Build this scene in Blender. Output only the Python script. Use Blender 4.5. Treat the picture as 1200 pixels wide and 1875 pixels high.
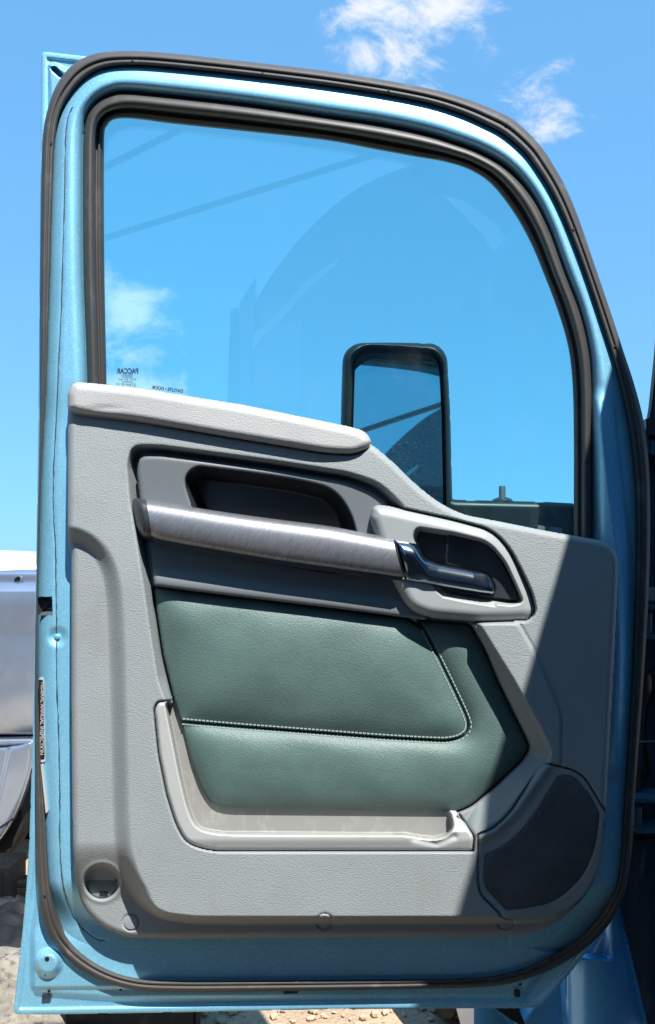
import bpy, bmesh, math, random
import numpy as np
from mathutils import Vector, Matrix, noise as mnoise
from mathutils.geometry import tessellate_polygon

random.seed(7)
rng = np.random.default_rng(7)
SC = bpy.context.scene
COL = SC.collection
for o in list(bpy.data.objects):
    bpy.data.objects.remove(o)

# ------------------------------------------------------------------ camera
D = 1.5            # metres from lens to the outer skin of the open door
HC = 1.85          # lens height above the ground
YH = 1025.0        # photo row of the horizon
cam_d = bpy.data.cameras.new('camera')
cam = bpy.data.objects.new('camera', cam_d)
COL.objects.link(cam)
cam.location = (0, -D, HC)
cam.rotation_euler = (math.radians(90), 0, 0)
cam_d.sensor_width = 36.0
cam_d.sensor_fit = 'AUTO'
cam_d.lens = 36.0 * D / 1.875
cam_d.shift_y = (YH - 937.5) / 1875.0
cam_d.clip_start = 0.02
cam_d.clip_end = 3000
SC.camera = cam

# ------------------------------------------------------------------ light
SUN = Vector((0.25, -0.60, 0.98)).normalized()      # towards the sun
sun_el = math.asin(SUN.z)
sun_az = math.atan2(SUN.x, SUN.y)
world = bpy.data.worlds.new('World')
SC.world = world
world.use_nodes = True
sl = bpy.data.lights.new('sun', 'SUN')
sl.energy = 5.0
sl.angle = math.radians(0.5)
sl.color = (1.0, 0.97, 0.925)
so = bpy.data.objects.new('sun', sl)
COL.objects.link(so)
so.rotation_euler = (-SUN).to_track_quat('-Z', 'Y').to_euler()
so.location = (2, -4, 8)

SC.view_settings.view_transform = 'Standard'
SC.view_settings.look = 'None'
SC.view_settings.gamma = 1
SC.view_settings.exposure = 0.86
SC.view_settings.use_curve_mapping = False


class N:
    """small node-graph helper"""
    def __init__(self, nt):
        self.nt = nt
        nt.nodes.clear()

    def new(self, t, **kw):
        n = self.nt.nodes.new(t)
        for k, v in kw.items():
            setattr(n, k, v)
        return n

    def link(self, a, b):
        self.nt.links.new(a, b)

    def val(self, sock, v):
        if hasattr(v, 'links') or isinstance(v, bpy.types.NodeSocket):
            self.link(v, sock)
        else:
            sock.default_value = v

    def m(self, op, a, b=None, c=None, clamp=False):
        n = self.new('ShaderNodeMath', operation=op)
        n.use_clamp = clamp
        self.val(n.inputs[0], a)
        if b is not None:
            self.val(n.inputs[1], b)
        if c is not None:
            self.val(n.inputs[2], c)
        return n.outputs[0]

    def mix(self, f, a, b, blend='MIX'):
        n = self.new('ShaderNodeMix', data_type='RGBA', blend_type=blend)
        self.val(n.inputs[0], f)
        self.val(n.inputs[6], a)
        self.val(n.inputs[7], b)
        return n.outputs[2]

    def ramp(self, f, lo, hi, smooth=True):
        n = self.new('ShaderNodeMapRange', interpolation_type='SMOOTHSTEP' if smooth else 'LINEAR')
        self.val(n.inputs[0], f)
        n.inputs[1].default_value = lo
        n.inputs[2].default_value = hi
        return n.outputs[0]

    def noise(self, vec, scale, detail=4, rough=0.55, distort=0.0):
        n = self.new('ShaderNodeTexNoise')
        if vec is not None:
            self.link(vec, n.inputs['Vector'])
        n.inputs['Scale'].default_value = scale
        n.inputs['Detail'].default_value = detail
        n.inputs['Roughness'].default_value = rough
        n.inputs['Distortion'].default_value = distort
        return n.outputs[0]

    def scaled(self, vec, s, rot=(0, 0, 0)):
        n = self.new('ShaderNodeMapping')
        self.link(vec, n.inputs[0])
        n.inputs['Rotation'].default_value = rot
        n.inputs['Scale'].default_value = s
        return n.outputs[0]


# ---- sky with fair-weather clouds, placed by direction
w = N(world.node_tree)
sky = w.new('ShaderNodeTexSky', sky_type='NISHITA')
sky.sun_disc = False
sky.sun_elevation = sun_el
sky.sun_rotation = sun_az
sky.altitude = 300
sky.air_density = 1.0
sky.dust_density = 0.2
sky.ozone_density = 2.0
tc = w.new('ShaderNodeTexCoord')
sep = w.new('ShaderNodeSeparateXYZ')
w.link(tc.outputs['Generated'], sep.inputs[0])
dx, dy, dz = sep.outputs
yy = w.m('MAXIMUM', dy, 0.05)
u = w.m('DIVIDE', dx, yy)
v = w.m('DIVIDE', dz, yy)
front = w.ramp(dy, 0.3, 0.5)
comb = w.new('ShaderNodeCombineXYZ')
w.link(u, comb.inputs[0])
w.link(v, comb.inputs[1])
wisp = w.noise(w.scaled(comb.outputs[0], (13, 18, 1), (0, 0, 0.8)), 1.0, 10, 0.66, 0.35)
mask = None
for (cx, cy, rx, ry, amp) in [(755, 20, 175, 85, 1.2), (715, 100, 115, 65, 1.0), (790, 165, 55, 35, .5), (1008, 205, 90, 90, .95),
                              (1040, 135, 35, 35, .5), (985, 235, 50, 40, .5), (235, 560, 105, 85, 1.1), (305, 575, 55, 45, .5),
                              (245, 640, 85, 50, .9), (235, 715, 120, 45, 1.1), (55, 700, 40, 30, .5), (420, 760, 120, 40, .4)]:
    cu, cv = (cx - 600) / 1500, (YH - cy) / 1500
    a = w.m('DIVIDE', w.m('SUBTRACT', u, cu), rx / 1500)
    b = w.m('DIVIDE', w.m('SUBTRACT', v, cv), ry / 1500)
    r2 = w.m('ADD', w.m('MULTIPLY', a, a), w.m('MULTIPLY', b, b))
    g = w.m('MULTIPLY', w.m('EXPONENT', w.m('MULTIPLY', r2, -1.0)), amp)
    mask = g if mask is None else w.m('MAXIMUM', mask, g)
mask = w.m('MULTIPLY', mask, front)
far = w.noise(tc.outputs['Generated'], 2.6, 7, 0.6, 0.3)
farm = w.m('MULTIPLY', w.ramp(far, 0.60, 0.78), w.m('SUBTRACT', 1.0, front))
cl = w.ramp(w.m('ADD', w.m('MULTIPLY', mask, 0.72), w.m('MULTIPLY', w.m('SUBTRACT', wisp, 0.5), 1.9)), 0.30, 0.92)
cl = w.m('MULTIPLY', cl, w.ramp(mask, 0.05, 0.4))
cl = w.m('MAXIMUM', cl, w.m('MULTIPLY', farm, 0.7))
hs = w.new('ShaderNodeHueSaturation')
hs.inputs['Hue'].default_value = 0.488
hs.inputs['Saturation'].default_value = 1.10
hs.inputs['Value'].default_value = 1.35 * 0.1083
w.link(sky.outputs[0], hs.inputs['Color'])
gm = w.new('ShaderNodeGamma')
w.link(hs.outputs[0], gm.inputs[0])
gm.inputs[1].default_value = 0.3
clear = w.mix(1.0, gm.outputs[0], (0.352 / .1543, 0.752 / .1543, 1.205 / .1543, 1), 'MULTIPLY')
cloudy = w.mix(w.m('MULTIPLY', cl, 0.9), clear, (6.5, 6.6, 6.75, 1))
bg = w.new('ShaderNodeBackground')
w.link(cloudy, bg.inputs[0])
bg.inputs[1].default_value = 0.085
ow = w.new('ShaderNodeOutputWorld')
w.link(bg.outputs[0], ow.inputs[0])


# ------------------------------------------------------------------ materials
def mat(name, col, rough=0.5, metal=0.0, spec=0.5, coat=0.0, bump=None, vary=None, stain=None, flake=0.0, streak=None, rvar=0.0, scuff=None):
    M = bpy.data.materials.new(name)
    M.use_nodes = True
    n = N(M.node_tree)
    tcn = n.new('ShaderNodeTexCoord')
    P = tcn.outputs['Object']
    bs = n.new('ShaderNodeBsdfPrincipled')
    out = n.new('ShaderNodeOutputMaterial')
    n.link(bs.outputs[0], out.inputs[0])
    bs.inputs['Roughness'].default_value = rough
    bs.inputs['Metallic'].default_value = metal
    bs.inputs['Specular IOR Level'].default_value = spec
    bs.inputs['Coat Weight'].default_value = coat
    bs.inputs['Coat Roughness'].default_value = 0.06
    c = (*col, 1)
    if vary:
        sc, amt = vary
        f = n.noise(P, sc, 6, 0.6)
        c = n.mix(n.ramp(f, 0.3, 0.7), tuple(x * (1 - amt) for x in col) + (1,), tuple(min(1, x * (1 + amt)) for x in col) + (1,))
    if stain:
        sc, scol, lo, hi, stretch = stain
        f = n.noise(n.scaled(P, stretch), sc, 7, 0.65)
        c = n.mix(n.ramp(f, lo, hi), c, (*scol, 1))
    if flake:
        vo = n.new('ShaderNodeTexVoronoi')
        vo.inputs['Scale'].default_value = 850
        n.link(P, vo.inputs['Vector'])
        sp = n.new('ShaderNodeSeparateColor')
        n.link(vo.outputs['Color'], sp.inputs[0])
        c = n.mix(n.m('MULTIPLY', n.m('POWER', sp.outputs[0], 4.0), flake), c, tuple(min(1, x * 2.0 + 0.05) for x in col) + (1,))
    if scuff:
        scol, amt = scuff
        sc1 = n.noise(n.scaled(n.scaled(P, (1, 1, 1), (0, 0.5, 0)), (6, 40, 150)), 1.0, 5, 0.6, 0.8)
        sc2 = n.noise(n.scaled(n.scaled(P, (1, 1, 1), (0, -0.9, 0)), (9, 40, 190)), 1.0, 5, 0.6, 0.8)
        zone = n.ramp(n.noise(P, 5.5, 4, 0.6), 0.48, 0.66)
        speck = n.ramp(n.noise(P, 170, 2, 0.5), 0.74, 0.80)
        lines = n.m('MAXIMUM', n.ramp(sc1, 0.63, 0.72), n.ramp(sc2, 0.65, 0.73))
        fac = n.m('MAXIMUM', n.m('MULTIPLY', n.m('MULTIPLY', lines, zone), amt), n.m('MULTIPLY', speck, amt))
        c = n.mix(fac, c, (*scol, 1))
    hgt = None
    if streak:
        rot, amt = streak
        f = n.noise(n.scaled(n.scaled(P, (1, 1, 1), (0, rot, 0)), (1100, 80, 45)), 1.0, 4, 0.6)
        c = n.mix(n.ramp(f, 0.3, 0.7), c, tuple(x * (1 - amt) for x in col) + (1,))
        hgt = f
        n.link(n.m('ADD', n.m('MULTIPLY', f, 0.3), rough - 0.15), bs.inputs['Roughness'])
    if rvar:
        f = n.noise(P, 9, 6, 0.65)
        n.link(n.m('ADD', n.m('MULTIPLY', n.m('SUBTRACT', f, 0.5), rvar), rough), bs.inputs['Roughness'])
    if isinstance(c, tuple):
        bs.inputs['Base Color'].default_value = c
    else:
        n.link(c, bs.inputs['Base Color'])
    if bump or hgt is not None:
        bn = n.new('ShaderNodeBump')
        if bump:
            sc, st, dist = bump[:3]
            stretch = bump[3] if len(bump) > 3 else (1, 1, 1)
            hgt = n.noise(n.scaled(P, stretch), sc, 3, 0.5, 0.4)
        else:
            st, dist = 0.15, 0.0004
        bn.inputs['Strength'].default_value = st
        bn.inputs['Distance'].default_value = dist
        n.link(hgt, bn.inputs['Height'])
        n.link(bn.outputs[0], bs.inputs['Normal'])
    return M


BLUE = (0.21, 0.50, 0.70)
M = {}
M['paint'] = mat('blue_metallic_paint', BLUE, 0.43, 0.42, 0.5, 0.35, flake=0.42, vary=(6, 0.06), stain=(7, (0.19, 0.38, 0.50), 0.55, 0.85, (1, 1, .35)), scuff=((0.30, 0.42, 0.5), .35))
M['paint_cab'] = mat('blue_cab_paint', (0.08, 0.32, 0.60), 0.3, 0.3, 0.5, 0.4, flake=0.3, stain=(14, (0.16, 0.24, 0.3), 0.6, 0.75, (1, 1, 0.5)))
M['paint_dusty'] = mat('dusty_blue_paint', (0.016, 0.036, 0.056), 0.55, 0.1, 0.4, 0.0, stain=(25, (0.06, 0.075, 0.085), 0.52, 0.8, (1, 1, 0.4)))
M['rubber'] = mat('black_rubber', (0.060, 0.056, 0.052), 0.6, 0, 0.45, stain=(30, (0.14, 0.13, 0.12), 0.5, 0.85, (1, 1, 1)), bump=(260, 0.25, 0.0008))
M['rubber_dark'] = mat('window_channel_rubber', (0.045, 0.042, 0.039), 0.5, 0, 0.5, stain=(22, (0.12, 0.11, 0.10), 0.5, 0.9, (1, 1, .5)), bump=(200, 0.15, 0.0006))
G = (0.252, 0.278, 0.279)
LEATHER = (330, 0.75, 0.0016, (1.0, 1.0, 1.9))
M['trim'] = mat('grained_grey_plastic', G, 0.52, 0, 0.42, bump=LEATHER, vary=(5, 0.05), stain=(9, (0.235, 0.235, 0.22), 0.5, 0.8, (1, 1, .7)), scuff=((0.42, 0.42, 0.41), .5))
M['cap'] = mat('soft_grey_sill_plastic', (0.345, 0.345, 0.335), 0.5, 0, 0.4, bump=(330, 0.6, 0.0015, (1, 1, 1.6)), vary=(8, 0.05), scuff=((0.2, 0.2, 0.19), .5))
M['light'] = mat('smooth_light_grey_plastic', (0.38, 0.39, 0.375), 0.42, 0, 0.45, bump=(420, 0.12, 0.0006), stain=(30, (0.27, 0.26, 0.23), 0.56, 0.8, (1, 1, 1)))
M['plug'] = mat('grey_access_plug', (0.17, 0.18, 0.18), 0.45, 0, 0.45, vary=(20, .08))
M['bezel'] = mat('handle_bezel_plastic', (0.30, 0.32, 0.315), 0.4, 0, 0.45, bump=(500, 0.1, 0.0005), vary=(12, 0.04))
M['insert'] = mat('dark_grey_plastic', (0.135, 0.150, 0.158), 0.40, 0, 0.45, bump=(450, 0.10, 0.0005), stain=(26, (0.20, 0.21, 0.21), 0.62, 0.8, (1, 1, 1)))
M['dark'] = mat('charcoal_plastic_and_recess_shade', (0.03, 0.033, 0.036), 0.35, 0, 0.5, rvar=0.2)
M['housing'] = mat('black_mirror_housing', (0.012, 0.014, 0.015), 0.42, 0, 0.35, rvar=.15)
M['black'] = mat('matt_black', (0.012, 0.012, 0.013), 0.6, 0, 0.3)
M['green'] = mat('green_leatherette', (0.078, 0.130, 0.117), 0.48, 0, 0.5, bump=(400, 0.65, 0.0013), vary=(14, 0.10), stain=(20, (0.10, 0.16, 0.14), 0.62, 0.85, (1, 1, 1)))
M['thread'] = mat('grey_green_thread', (0.30, 0.38, 0.35), 0.7)
M['brushed'] = mat('brushed_titanium_trim', (0.27, 0.28, 0.30), 0.40, 0.6, 0.5, streak=(math.radians(-33), 0.52))
M['chrome'] = mat('smoked_chrome', (0.26, 0.29, 0.34), 0.17, 1.0, 0.5, rvar=0.12)
M['grille'] = None
M['steel'] = mat('zinc_steel', (0.35, 0.36, 0.37), 0.4, 0.8, stain=(60, (0.16, 0.13, 0.1), 0.55, 0.8, (1, 1, 1)))
M['hinge'] = mat('dusty_hinge_paint', (0.05, 0.12, 0.17), 0.5, 0.2, stain=(60, (0.16, 0.17, 0.17), 0.55, 0.8, (1, 1, 1)))
M['silver'] = mat('silver_car_paint', (0.36, 0.43, 0.54), 0.24, 0.7, 0.5, 0.5, vary=(5, 0.06), stain=(16, (0.30, 0.31, 0.33), 0.56, 0.8, (1, 1, .6)))
M['carwhite'] = mat('white_car_paint', (0.78, 0.79, 0.80), 0.3, 0.1, 0.5, 0.4)
M['tyre'] = mat('tyre_rubber', (0.020, 0.019, 0.018), 0.8, 0, 0.2, stain=(18, (0.045, 0.04, 0.035), 0.5, 0.8, (1, 1, 1)), bump=(120, .3, .002))
M['plastic'] = mat('scrap_black_plastic', (0.007, 0.0075, 0.008), 0.6, 0, 0.1, stain=(14, (0.025, 0.025, 0.025), 0.55, 0.85, (1, 1, 1)))
M['tarp'] = mat('dusty_black_tarpaulin', (0.012, 0.013, 0.015), 0.6, 0, 0.15, stain=(9, (0.04, 0.04, 0.04), 0.5, 0.85, (1, 1, 1)))
M['stone'] = mat('pale_weathered_stone', (0.25, 0.22, 0.175), 0.85, 0, 0.2, vary=(9, 0.22), stain=(22, (0.10, 0.08, 0.06), 0.50, 0.68, (1, 1, 1)), bump=(40, 0.8, 0.012))
M['sand'] = mat('sandy_gravel', (0.43, 0.31, 0.205), 0.95, 0, 0.15, vary=(3, 0.12), stain=(35, (0.24, 0.17, 0.11), 0.55, 0.72, (1, 1, 1)), bump=(45, 0.8, 0.02))
M['pebble'] = mat('pale_pebble', (0.46, 0.345, 0.235), 0.9, 0, 0.2, vary=(30, 0.2))
M['white'] = mat('white_print', (0.42, 0.43, 0.42), 0.5)
M['ink'] = mat('dark_blue_glass_print', (0.015, 0.03, 0.06), 0.5)
M['sealant'] = mat('dirty_seam_sealer', (0.03, 0.06, 0.085), 0.7)
M['sleeper'] = mat('sleeper_side_paint', (0.04, 0.12, 0.21), 0.3, 0.2, 0.5, 0.4)
M['sleeper_dark'] = mat('dark_blue_sleeper_paint', (0.03, 0.05, 0.085), 0.35, 0.1, 0.5, 0.3)
M['fairing_and_sky_gap'] = mat('white_fairing_and_sky_gap', (0.55, 0.56, 0.57), 0.35, 0.0, 0.5, 0.3)
M['fairing_and_sky_gap2'] = mat('grey_blue_fairing_paint', (0.17, 0.21, 0.27), 0.35, 0.0, 0.5, 0.3)
M['cloth'] = mat('dark_cab_lining', (0.03, 0.032, 0.035), 0.9)

# speaker cloth: hexagon-like dimples
Mg = bpy.data.materials.new('perforated_speaker_grille')
Mg.use_nodes = True
n = N(Mg.node_tree)
tcn = n.new('ShaderNodeTexCoord')
vo = n.new('ShaderNodeTexVoronoi')
vo.inputs['Scale'].default_value = 1.0
vo.inputs['Randomness'].default_value = 0.0
shear = n.new('ShaderNodeMapping')
n.link(n.scaled(tcn.outputs['Object'], (1, 0, 1), (0, math.radians(30), 0)), shear.inputs[0])
shear.inputs['Scale'].default_value = (300, 1, 300)
n.link(shear.outputs[0], vo.inputs['Vector'])
bs = n.new('ShaderNodeBsdfPrincipled')
out = n.new('ShaderNodeOutputMaterial')
n.link(bs.outputs[0], out.inputs[0])
f = n.ramp(vo.outputs['Distance'], 0.28, 0.42)
dust = n.ramp(n.noise(tcn.outputs['Object'], 7, 5, 0.6), 0.35, 0.8)
n.link(n.mix(f, (0.02, 0.022, 0.024, 1), n.mix(dust, (0.085, 0.095, 0.105, 1), (0.16, 0.165, 0.17, 1))), bs.inputs['Base Color'])
bs.inputs['Roughness'].default_value = 0.7
bn = n.new('ShaderNodeBump')
bn.inputs['Strength'].default_value = 0.8
bn.inputs['Distance'].default_value = 0.002
n.link(f, bn.inputs['Height'])
n.link(bn.outputs[0], bs.inputs['Normal'])
M['grille'] = Mg

# tinted side window
Mw = bpy.data.materials.new('tinted_window_glass')
Mw.use_nodes = True
n = N(Mw.node_tree)
lw = n.new('ShaderNodeLayerWeight')
lw.inputs['Blend'].default_value = 0.5
fr = n.m('ADD', n.m('MULTIPLY', n.m('POWER', lw.outputs['Facing'], 4.0), 0.8), 0.085)
tr = n.new('ShaderNodeBsdfTransparent')
tcn = n.new('ShaderNodeTexCoord')
tr.inputs[0].default_value = (0.765, 0.985, 0.985, 1)
gl = n.new('ShaderNodeBsdfGlossy')
gl.inputs['Roughness'].default_value = 0.0
mx = n.new('ShaderNodeMixShader')
n.link(fr, mx.inputs[0])
n.link(tr.outputs[0], mx.inputs[1])
n.link(gl.outputs[0], mx.inputs[2])
df = n.new('ShaderNodeBsdfDiffuse')
df.inputs[0].default_value = (0.6, 0.6, 0.58, 1)
mx2 = n.new('ShaderNodeMixShader')
dn = n.ramp(n.noise(n.scaled(tcn.outputs['Object'], (1, 1, 0.6)), 14, 8, 0.7), 0.5, 0.85)
n.link(n.m('MULTIPLY', dn, 0.026), mx2.inputs[0])
n.link(mx.outputs[0], mx2.inputs[1])
n.link(df.outputs[0], mx2.inputs[2])
out = n.new('ShaderNodeOutputMaterial')
n.link(mx2.outputs[0], out.inputs[0])
M['glass'] = Mw

# dusty mirror glass
Mm = bpy.data.materials.new('dusty_mirror_glass')
Mm.use_nodes = True
n = N(Mm.node_tree)
tcn = n.new('ShaderNodeTexCoord')
gl = n.new('ShaderNodeBsdfGlossy')
gl.inputs[0].default_value = (0.50, 0.60, 0.65, 1)
gl.inputs['Roughness'].default_value = 0.02
df = n.new('ShaderNodeBsdfDiffuse')
df.inputs[0].default_value = (0.36, 0.37, 0.36, 1)
sepn = n.new('ShaderNodeSeparateXYZ')
n.link(tcn.outputs['Object'], sepn.inputs[0])
grain = n.ramp(n.noise(tcn.outputs['Object'], 420, 5, 0.7), 0.45, 0.75)
drops = n.new('ShaderNodeTexVoronoi')
drops.inputs['Scale'].default_value = 130
n.link(tcn.outputs['Object'], drops.inputs['Vector'])
spot = n.m('SUBTRACT', 1.0, n.ramp(drops.outputs['Distance'], 0.06, 0.22))
patch = n.ramp(n.noise(tcn.outputs['Object'], 14, 4, 0.6), 0.5, 0.68)
dirt = n.m('ADD', n.m('MULTIPLY', grain, 0.17), n.m('MULTIPLY', n.m('MULTIPLY', spot, patch), 0.5))
n.link(dirt, (mxm := n.new('ShaderNodeMixShader')).inputs[0])
n.link(gl.outputs[0], mxm.inputs[1])
n.link(df.outputs[0], mxm.inputs[2])
out = n.new('ShaderNodeOutputMaterial')
n.link(mxm.outputs[0], out.inputs[0])
M['mirror'] = Mm


# ------------------------------------------------------------------ geometry helpers
def at(X, Y, d=0.0):
    """point seen at photo position X, Y, d metres in front of the door skin"""
    f = (D - d) / D
    return ((X - 600) * 0.001 * f, -d, HC + (YH - Y) * 0.001 * f)


def at_np(X, Y, d):
    d = np.broadcast_to(np.asarray(d, float), X.shape)
    f = (D - d) / D
    return np.stack([(X - 600) * 0.001 * f, -d, HC + (YH - Y) * 0.001 * f], -1)


def ss(t):
    t = np.clip(t, 0, 1)
    return t * t * (3 - 2 * t)


def rp(pts, seg=6):
    """closed polygon with rounded corners: (x, y, r)"""
    out = []
    k = len(pts)
    for i in range(k):
        p = np.array(pts[i][:2], float)
        r = pts[i][2] if len(pts[i]) > 2 else 0
        if r <= 0:
            out.append(p)
            continue
        a = np.array(pts[i - 1][:2], float) - p
        b = np.array(pts[(i + 1) % k][:2], float) - p
        la, lb = np.linalg.norm(a), np.linalg.norm(b)
        r = min(r, la * 0.49, lb * 0.49)
        A, B = p + a / la * r, p + b / lb * r
        for j in range(seg + 1):
            t = j / seg
            out.append((1 - t) ** 2 * A + 2 * t * (1 - t) * p + t * t * B)
    return np.array(out)


def cr(pts, seg=6, closed=True):
    """Catmull-Rom through points of any dimension"""
    P = np.array(pts, float)
    k = len(P)
    out = []
    rngk = range(k) if closed else range(k - 1)
    for i in rngk:
        if closed:
            p0, p1, p2, p3 = P[i - 1], P[i], P[(i + 1) % k], P[(i + 2) % k]
        else:
            p1, p2 = P[i], P[i + 1]
            p0 = P[i - 1] if i > 0 else 2 * p1 - p2
            p3 = P[i + 2] if i + 2 < k else 2 * p2 - p1
        for j in range(seg):
            t = j / seg
            out.append(0.5 * ((2 * p1) + (-p0 + p2) * t + (2 * p0 - 5 * p1 + 4 * p2 - p3) * t * t + (-p0 + 3 * p1 - 3 * p2 + p3) * t ** 3))
    if not closed:
        out.append(P[-1])
    return np.array(out)


def sdf(poly, X, Y, near=False, margin=None):
    """signed distance, positive inside"""
    P = np.asarray(poly, float)[:, :2]
    shp = X.shape
    X = X.ravel()
    Y = Y.ravel()
    if margin is not None:
        sel = (X > P[:, 0].min() - margin) & (X < P[:, 0].max() + margin) & (Y > P[:, 1].min() - margin) & (Y < P[:, 1].max() + margin)
        S = np.full(X.shape, -float(margin))
        if sel.any():
            S[sel] = sdf(P, X[sel], Y[sel])
        return S.reshape(shp)
    best = np.full(X.shape, 1e18)
    inside = np.zeros(X.shape, bool)
    nx = np.zeros(X.shape)
    ny = np.zeros(X.shape)
    k = len(P)
    for i in range(k):
        ax, ay = P[i]
        bx, by = P[(i + 1) % k]
        ex, ey = bx - ax, by - ay
        L = ex * ex + ey * ey
        if L < 1e-12:
            continue
        t = np.clip(((X - ax) * ex + (Y - ay) * ey) / L, 0, 1)
        qx, qy = ax + t * ex, ay + t * ey
        d2 = (X - qx) ** 2 + (Y - qy) ** 2
        c = d2 < best
        best = np.where(c, d2, best)
        if near:
            nx = np.where(c, qx, nx)
            ny = np.where(c, qy, ny)
        if ay != by:
            cond = ((ay > Y) != (by > Y)) & (X < ex * (Y - ay) / (by - ay) + ax)
            inside ^= cond
    S = np.sqrt(best) * np.where(inside, 1, -1)
    if near:
        return S.reshape(shp), nx.reshape(shp), ny.reshape(shp)
    return S.reshape(shp)


def pl_dist(pts, X, Y):
    """unsigned distance to an open polyline"""
    best = np.full(X.shape, 1e18)
    for (ax, ay), (bx, by) in zip(pts[:-1], pts[1:]):
        ex, ey = bx - ax, by - ay
        L = ex * ex + ey * ey
        t = np.clip(((X - ax) * ex + (Y - ay) * ey) / L, 0, 1)
        best = np.minimum(best, (X - ax - t * ex) ** 2 + (Y - ay - t * ey) ** 2)
    return np.sqrt(best)


def rnd(S, r, drop):
    """rolled edge: 0 inside, -drop at the outline"""
    t = np.clip(S / r, 0, 1)
    return -drop * (1 - np.sqrt(np.clip(1 - (1 - t) ** 2, 0, 1)))


def link(name, me, m, parent=None):
    me.name = name
    o = bpy.data.objects.new(name, me)
    COL.objects.link(o)
    if m is not None and not me.materials:
        me.materials.append(m)
    if parent is not None:
        o.parent = parent
        root = parent
        while root.parent:
            root = root.parent
        o.matrix_parent_inverse = Matrix.Identity(4)
        if parent is root:
            o.location = -root.location
    return o


def mesh_np(name, V, F, m, parent=None, smooth=True):
    """V: (n,3); F: list of arrays of faces (each array has one face size)"""
    me = bpy.data.meshes.new(name)
    V = np.asarray(V, np.float32)
    loops = np.concatenate([np.asarray(f, np.int32).ravel() for f in F])
    tot = np.concatenate([np.full(len(f), np.asarray(f).shape[1], np.int32) for f in F])
    start = np.concatenate([[0], np.cumsum(tot)[:-1]]).astype(np.int32)
    me.vertices.add(len(V))
    me.vertices.foreach_set('co', V.ravel())
    me.loops.add(len(loops))
    me.loops.foreach_set('vertex_index', loops)
    me.polygons.add(len(tot))
    me.polygons.foreach_set('loop_start', start)
    me.polygons.foreach_set('loop_total', tot)
    me.polygons.foreach_set('use_smooth', np.full(len(tot), smooth, bool))
    me.update(calc_edges=True)
    me.validate()
    return link(name, me, m, parent)


def hf(name, poly, h, m, parent=None, step=2.0, back=0.0, holes=()):
    """relief part: outline in photo coordinates, h(X, Y, S) gives its distance in front of the door skin"""
    P = np.asarray(poly, float)[:, :2]
    x0, y0 = P.min(0) - step
    x1, y1 = P.max(0) + step
    gx = np.arange(x0, x1 + step, step)
    gy = np.arange(y0, y1 + step, step)
    X, Y = np.meshgrid(gx, gy)
    S, nx, ny = sdf(P, X, Y, near=True)
    for hp in holes:
        s2, hx, hy = sdf(hp, X, Y, near=True)
        s2 = -s2
        c = s2 < S
        S = np.where(c, s2, S)
        nx = np.where(c, hx, nx)
        ny = np.where(c, hy, ny)
    keep = (S[:-1, :-1] + S[1:, :-1] + S[:-1, 1:] + S[1:, 1:]) > 0
    snap = S < 0.35 * step
    X = np.where(snap & (S > -1.6 * step), nx, X)
    Y = np.where(snap & (S > -1.6 * step), ny, Y)
    S = np.where(snap, 0, S)
    nr, nc = X.shape
    idx = np.arange(nr * nc).reshape(nr, nc)
    q = np.stack([idx[:-1, :-1][keep], idx[1:, :-1][keep], idx[1:, 1:][keep], idx[:-1, 1:][keep]], -1)
    used = np.unique(q)
    remap = np.full(nr * nc, -1)
    remap[used] = np.arange(len(used))
    q = remap[q]
    Xu, Yu, Su = X.ravel()[used], Y.ravel()[used], S.ravel()[used]
    d = np.broadcast_to(h(Xu, Yu, Su), Xu.shape)
    V = at_np(Xu, Yu, d)
    # boundary -> side wall
    e = np.concatenate([q[:, [0, 1]], q[:, [1, 2]], q[:, [2, 3]], q[:, [3, 0]]])
    key = np.sort(e, 1)
    kk = key[:, 0].astype(np.int64) * (len(used) + 1) + key[:, 1]
    un, inv, cnt = np.unique(kk, return_inverse=True, return_counts=True)
    be = e[cnt[inv] == 1]
    bv = np.unique(be)
    loc = np.full(len(used), -1)
    loc[bv] = np.arange(len(bv))
    top = V[bv]
    bot = top.copy()
    bot[:, 1] = -back
    n0 = len(V)
    nb = len(bv)
    V = np.concatenate([V, top, bot])
    a, b = loc[be[:, 0]], loc[be[:, 1]]
    sk = np.stack([n0 + b, n0 + a, n0 + nb + a, n0 + nb + b], -1)
    return mesh_np(name, V, [q, sk], m, parent)


def ribbon(name, pairs, prof, m, parent=None, seg=6, closed=True, dfun=None):
    """strip between two paired edge curves (ox, oy, ix, iy) with a cross-section of (t, d)"""
    C = cr(pairs, seg, closed)
    T = np.array([p[0] for p in prof])
    Dp = np.array([p[1] for p in prof])
    X = C[:, 0:1] * (1 - T) + C[:, 2:3] * T
    Y = C[:, 1:2] * (1 - T) + C[:, 3:4] * T
    d = np.broadcast_to(Dp, X.shape)
    if dfun is not None:
        d = dfun(X, Y, d)
    V = at_np(X, Y, d).reshape(-1, 3)
    a, b = X.shape
    idx = np.arange(a * b).reshape(a, b)
    i2 = np.roll(idx, -1, 0) if closed else idx[1:]
    i1 = idx if closed else idx[:-1]
    q = np.stack([i1[:, :-1].ravel(), i1[:, 1:].ravel(), i2[:, 1:].ravel(), i2[:, :-1].ravel()], -1)
    return mesh_np(name, V, [q], m, parent)


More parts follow.
